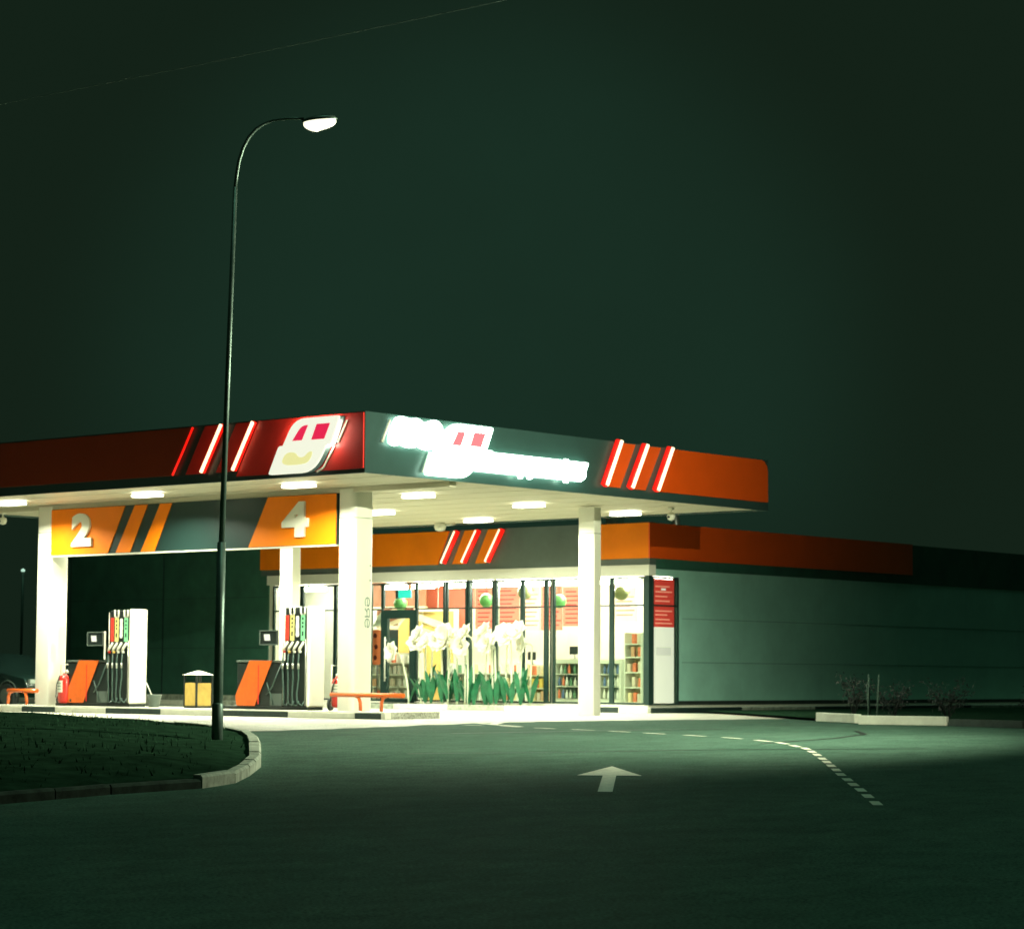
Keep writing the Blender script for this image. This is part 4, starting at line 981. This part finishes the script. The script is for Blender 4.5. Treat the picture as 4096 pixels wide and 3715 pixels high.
for x_ in (-.86, .86):
    for y_ in (-1.35, 1.32):
        mb = MB(); mb.tube([(x_ - .11, y_, .32), (x_ + .11, y_, .32)], .32, M_rubber, n=24); w = mb.build('wheel', car)
        mb = MB(); mb.tube([(x_ - .12, y_, .32), (x_ + .12, y_, .32)], .2, M_graph2, n=16); mb.build('rim', w)
        mb = MB(); s_ = -1 if x_ < 0 else 1
        mb.tube([(s_ * .90, y_ + .40 * math.cos(a), .32 + .40 * math.sin(a)) for a in [i * PI / 10 for i in range(11)]], .02, M_graph2, n=6); mb.build('wheel_arch', car)
mb = MB(); mb.prism([(-.872, -.70, 1.0), (-.872, 1.3, 1.0), (-.80, .85, 1.38), (-.80, -.2, 1.36)], (-.006, 0, 0), M_cglass); mb.build('side_window', car)
for s_ in (-1, 1):
    mb = MB(); mb.box(s_ * .62 - .16, s_ * .62 + .16, -2.13, -2.03, .64, .76, mat('headlight', (.3, .36, .32), .15), bev=.02); mb.build('headlight', car)

# ------------------------------------------------------------------ street lamps
def street_lamp(base, label, arm_dir, spot=False, lean=.04):
    t = thing('street_lamp', label, 'street lamp', base, 0, 'curved arm street lamps')
    d = Vector(arm_dir).normalized()
    P = [(0, 0), (.06, 4.08), (.125, 8.0)]
    mb = MB(); mb.tube([d * 0 + Vector((0, 0, -.1)), d * .02 + Vector((0, 0, 2.9))], [.072, .064], M_pole, n=14); mb.build('lower_pole', t)
    mb = MB(); mb.tube([d * .02 + Vector((0, 0, 2.9)), d * .075 + Vector((0, 0, 5.5)), d * .14 + Vector((0, 0, 8.25))], [.046, .04, .034], M_pole, n=12); mb.build('upper_pole', t)
    mb = MB(); mb.lathe([(.085, -.1), (.085, .5), (.076, .52)], (0, 0, 0), M_pole, n=14); mb.build('base_sleeve', t)
    mb = MB(); arm = [(.14, 8.25), (.16, 8.45), (.19, 8.65), (.25, 8.85), (.33, 9.01), (.44, 9.14), (.56, 9.22), (.70, 9.275), (.87, 9.30), (1.02, 9.305), (1.16, 9.30)]
    mb.tube([d * a + Vector((0, 0, z - .0)) for a, z in arm], [.028] * 6 + [.022] * 5, M_pole, n=10); mb.build('arm', t)
    c = d * 1.40 + Vector((0, 0, 9.265)); s_ = Vector((-d.y, d.x, 0)); tl = Vector((0, 0, .04))
    mb = MB(); n = 20
    def ell(r1, r2, z): return [mb.bm.verts.new(c + d * (r1 * math.cos(2*PI*k/n)) + s_ * (r2 * math.sin(2*PI*k/n)) + Vector((0, 0, z + .025 * math.cos(2*PI*k/n)))) for k in range(n)]
    rings = [ell(.26, .15, .0), ell(.27, .16, .02), ell(.22, .12, .06), ell(.10, .06, .085)]; fs = []
    for a, b in zip(rings, rings[1:]):
        for k in range(n): f = mb.bm.faces.new((a[k], a[(k+1) % n], b[(k+1) % n], b[k])); f.smooth = True; fs.append(f)
    fs += [mb.bm.faces.new(rings[-1])]; mb._tag(fs, M_pole); mb.build('lamp_head', t)
    mb = MB(); rings = [ell(.25 * math.cos(a), .155 * math.cos(a), -.02 - .12 * math.sin(a)) for a in (-.16, .15, .4, .65, .9, 1.15, 1.4)]; fs = []
    for a, b in zip(rings, rings[1:]):
        for k in range(n): f = mb.bm.faces.new((a[k], b[k], b[(k+1) % n], a[(k+1) % n])); f.smooth = True; fs.append(f)
    fs += [mb.bm.faces.new(rings[-1][::-1])]; mb._tag(fs, E_street); mb.build('diffuser', t)
    return t
RD = Vector((0.64628, -0.76307, 0))
street_lamp((-10.34, -6.92, -.02), 'tall lit street lamp with curved arm standing in the grass verge', RD)
# its neighbour stands beyond the right edge of the view and lights the road, the white kerbs and the side fascia
t2 = thing('street_lamp', 'street lamp with curved arm beside the road to the right of the forecourt', 'street lamp', (1.2, -17.9, ter(1.2, -17.9)), 0, 'curved arm street lamps')
proto = [o for o in COL.objects if o.name.startswith('street_lamp') and o != t2 and o.type == 'EMPTY'][0]
for ch in [x for x in COL.objects if x.parent == proto]:
    c = ch.copy(); COL.objects.link(c); c.parent = t2
t2.rotation_euler = (0, 0, math.radians(172)); t2.scale = (1, 1, .79)

t = thing('distant_lamp', 'tiny far lamp glowing in the dark left of the left column', 'street lamp', (34.1, 53.2, 0))
mb = MB(); mb.tube([(0, 0, 0), (0, 0, 5.35)], .06, M_pole, n=8); mb.build('pole', t)
mb = MB(); mb.lathe([(.03, 0), (.09, .05), (.09, .10), (.03, .16)], (0, 0, 5.32), emis('distant_lamp_glow', (.55, .9, .7), .9), n=12); mb.build('bulb', t)
shop.location = (16, 12, .13)
for ch in [o for o in COL.objects if o.parent == shop]: ch.matrix_parent_inverse = Matrix.Translation((-16, -12, -.13))
# ------------------------------------------------------------------ overhead cable
mb = MB(); c0 = Vector((-.85, 17.0, 13.9)); c1_ = Vector((-3.7, -16.0, 12.55)); pts = []
for k in range(25):
    t_ = k / 24; p = c0.lerp(c1_, t_); p.z -= 4 * .12 * t_ * (1 - t_); pts.append(p)
mb.tube(pts, .008, mat('cable_grey', (.12, .17, .14), .6), n=6); o = mb.build('overhead_cable'); tag(o, 'thin overhead cable crossing the dark sky above the lamp', 'cable')

# ------------------------------------------------------------------ right hand bed: kerbs, blocks, shrubs
def kerb_block(a, b, h, m, label, wd=.16):
    a, b = Vector(a), Vector(b); q = (b - a); L_ = q.length; ang = math.atan2(q.y, q.x)
    mb = MB(); mb.box(-L_ / 2, L_ / 2, -wd / 2, wd / 2, 0, h, m, bev=.015)
    o = mb.build('kerb_block'); o.location = ((a.x + b.x) / 2, (a.y + b.y) / 2, ter(a.x, a.y)); o.rotation_euler = (0, 0, ang)
    return tag(o, label, 'kerb block', 'painted kerb blocks at the planting bed')
kerb_block((9.53, -4.44), (8.22, -6.25), .19, M_kwhite, 'shorter white painted kerb block nearer the shop, left of its pair')
kerb_block((7.39, -6.81), (7.78, -8.62), .185, M_kwhite, 'longer white painted kerb block at the planting bed, right of its pair')
mb = MB()
for a, b in (((7.80, -8.7), (7.3, -10.6)), ((7.3, -10.65), (6.6, -12.6)), ((6.6, -12.65), (5.8, -14.6)), ((5.8, -14.65), (5.0, -16.6))):
    a, b = Vector(a), Vector(b); q = (b - a).normalized(); n = Vector((q.y, -q.x)) * .08; z = ter(a.x, a.y)
    mb.prism([(a.x + n.x, a.y + n.y, z), (b.x + n.x, b.y + n.y, z), (b.x - n.x, b.y - n.y, z), (a.x - n.x, a.y - n.y, z)], (0, 0, .14), mat('kerb_bare', (.05, .07, .06), .8, noise=.3, nscale=4))
struct(mb.build('bed_kerb'))
mb = MB(); mb.face([(x, y, .06) for x, y in ((9.6, -4.3), (8.3, -6.3), (7.9, -8.7), (5.2, -16.5), (40, -22), (46, 4.1), (17, 4.1))], M_soil); struct(mb.build('planting_bed'))
M_shrub = mat('shrub_leaf', (.004, .012, .007), .7, noise=.4, nscale=3); M_twig = mat('twig', (.012, .022, .016), .8)
def shrub(loc, R, H, seed, label):
    r = random.Random(seed); t = thing('shrub', label, 'shrub', loc, 0, 'dark shrubs in the bed beside the wall')
    mb = MB()
    tips = []
    for k in range(9):
        a = r.uniform(0, 2*PI); e = r.uniform(.4, 1.0); p = Vector((math.cos(a) * R * e, math.sin(a) * R * e, H * r.uniform(.5, 1)))
        mb.tube([(0, 0, -.02), p * .5 + Vector((0, 0, .1 * H)), p], [.012, .009, .004], M_twig, n=5); tips.append(p)
    mb.build('twigs', t)
    mb = MB()
    for k in range(420):
        p = r.choice(tips) * r.uniform(.45, 1.1) + Vector((r.gauss(0, .1), r.gauss(0, .1), r.gauss(0, .08))) * R * 1.6
        p.z = max(.03, p.z); s_ = r.uniform(.025, .055); u = Vector((r.gauss(0, 1), r.gauss(0, 1), r.gauss(0, 1))).normalized(); v = u.orthogonal().normalized()
        mb.face([p - u * s_, p + v * s_ * .5, p + u * s_, p - v * s_ * .5], M_shrub)
    mb.build('foliage', t)
sh = [(12.2, -3.6, .5, .9), (11.0, -5.4, .45, .7), (10.2, -7.2, .55, .8), (10.9, -8.9, .5, .75), (9.4, -9.9, .45, .6), (12.0, -11.0, .6, .9), (8.6, -11.9, .4, .45)]
sl = ['tall dark shrub nearest the side wall behind the shorter white kerb', 'dark shrub behind the gap between the two white kerb blocks', 'dark shrub behind the left end of the longer white kerb block', 'dark shrub behind the right end of the longer white kerb block', 'low dark shrub just right of the white kerb blocks', 'broad dark shrub deep in the bed at the right', 'smallest dark shrub at the bed edge on the far right']
for k, (x, y, R, H) in enumerate(sh): shrub((x, y, .06), R, H, 50 + k, sl[k])
# a row of thin pale stakes in the bed
for k, (x, y, h, lx) in enumerate(((10.55, -5.05, .75, .10), (10.1, -5.35, .95, .04), (9.75, -5.75, .95, -.10))):
    t = thing('plant_stake', 'thin pale stake standing among the shrubs behind the shorter white kerb', 'stake', (x, y, .06), 0, 'pale stakes among the shrubs')
    mb = MB(); mb.tube([(0, 0, 0), (lx * .4, lx * .5, h * .5), (lx * .7, lx, h)], [.022, .02, .015], mat('stake_wood', (.06, .11, .08), .7), n=7); mb.build('stake', t)

# ================================================================== light
w = bpy.data.worlds.new('World'); S.world = w; w.use_nodes = True
nt = w.node_tree; bg = nt.nodes['Background']; bg.inputs['Strength'].default_value = 1.0
# night sky, with the lens glow over the station painted in as a lighter patch
tc = nt.nodes.new('ShaderNodeTexCoord'); dp = nt.nodes.new('ShaderNodeVectorMath'); dp.operation = 'DOT_PRODUCT'; dp.inputs[1].default_value = Vector((0.748, 0.652, 0.118)).normalized()
nt.links.new(tc.outputs['Generated'], dp.inputs[0])
mr = nt.nodes.new('ShaderNodeMapRange'); mr.interpolation_type = 'SMOOTHERSTEP'; mr.inputs['From Min'].default_value = math.cos(math.radians(11)); mr.inputs['From Max'].default_value = 1.0
nt.links.new(dp.outputs['Value'], mr.inputs['Value'])
nz = nt.nodes.new('ShaderNodeTexNoise'); nz.inputs['Scale'].default_value = 9; nz.inputs['Detail'].default_value = 5; nt.links.new(tc.outputs['Generated'], nz.inputs['Vector'])
nr = nt.nodes.new('ShaderNodeMapRange'); nr.inputs['To Min'].default_value = .55; nr.inputs['To Max'].default_value = 1.45; nt.links.new(nz.outputs['Fac'], nr.inputs['Value'])
mm = nt.nodes.new('ShaderNodeMath'); mm.operation = 'MULTIPLY'; nt.links.new(mr.outputs['Result'], mm.inputs[0]); nt.links.new(nr.outputs['Result'], mm.inputs[1])
mx = nt.nodes.new('ShaderNodeMix'); mx.data_type = 'RGBA'; mx.inputs['A'].default_value = (0.0068, 0.0158, 0.0090, 1); mx.inputs['B'].default_value = (0.0098, 0.0285, 0.0175, 1)
nt.links.new(mm.outputs['Value'], mx.inputs['Factor']); nt.links.new(mx.outputs['Result'], bg.inputs['Color'])
# lens of the right hand street lamp
sp = bpy.data.lights.new('street_lamp_beam', 'SPOT'); sp.energy = 48000; sp.color = (0.95, 1.0, 0.72); sp.spot_size = math.radians(142); sp.spot_blend = .95; sp.shadow_soft_size = .12
so = bpy.data.objects.new('street_lamp_beam', sp); COL.objects.link(so); so.location = (.4, -16.75, 7.08)
so.rotation_euler = Vector((-.309, .951, -.17)).to_track_quat('-Z', 'Y').to_euler()
su = bpy.data.lights.new('ground_fill', 'SUN'); su.energy = 0.38; su.color = (0.46, 1.0, 0.72); su.angle = math.radians(10)  # overhead sun lamp added to lift the dark ground; no moon seen
suo = bpy.data.objects.new('ground_fill', su); COL.objects.link(suo); suo.rotation_euler = (math.radians(4), 0, 0)

# ------------------------------------------------------------------ haze
HAZE = False
if HAZE:
    mb = MB(); 
    me = bpy.data.meshes.new('haze'); bm = bmesh.new(); bmesh.ops.create_cube(bm, size=1.0)
    bmesh.ops.scale(bm, vec=(260, 260, 20), verts=bm.verts); bmesh.ops.translate(bm, vec=(30, 30, 7.2), verts=bm.verts); bm.to_mesh(me); bm.free(); mb.bm.free()
    hz = bpy.data.objects.new('haze', me); COL.objects.link(hz); hz['kind'] = 'stuff'
    hm = bpy.data.materials.new('haze_air'); hm.use_nodes = True; nt = hm.node_tree; nt.nodes.clear()
    o_ = nt.nodes.new('ShaderNodeOutputMaterial'); pv = nt.nodes.new('ShaderNodeVolumePrincipled'); pv.inputs['Color'].default_value = (.50, .95, .76, 1); pv.inputs['Density'].default_value = 0.0009; pv.inputs['Anisotropy'].default_value = 0.0
    nt.links.new(pv.outputs[0], o_.inputs['Volume']); me.materials.append(hm)

# ================================================================== camera
cd = bpy.data.cameras.new('camera'); cd.sensor_width = 36; cd.lens = 10015 / 4096 * 36; cd.clip_start = .1; cd.clip_end = 2000
co = bpy.data.objects.new('camera', cd); COL.objects.link(co)
co.matrix_world = Matrix(((RGT.x, UPV.x, -FWD.x, CAM.x), (RGT.y, UPV.y, -FWD.y, CAM.y), (RGT.z, UPV.z, -FWD.z, CAM.z), (0, 0, 0, 1)))
cd.dof.use_dof = True; cd.dof.focus_distance = 27; cd.dof.aperture_fstop = 88 / 22
S.camera = co
S.render.engine = 'CYCLES'; S.cycles.samples = 128; S.cycles.max_bounces = 7; S.cycles.diffuse_bounces = 3; S.cycles.transparent_max_bounces = 12; S.cycles.volume_bounces = 0; S.cycles.sample_clamp_indirect = 4; S.cycles.use_denoising = True
S.view_settings.view_transform = 'Standard'; S.view_settings.look = 'None'; S.view_settings.exposure = 0; S.view_settings.gamma = 1
S.render.resolution_x = 1024; S.render.resolution_y = 928
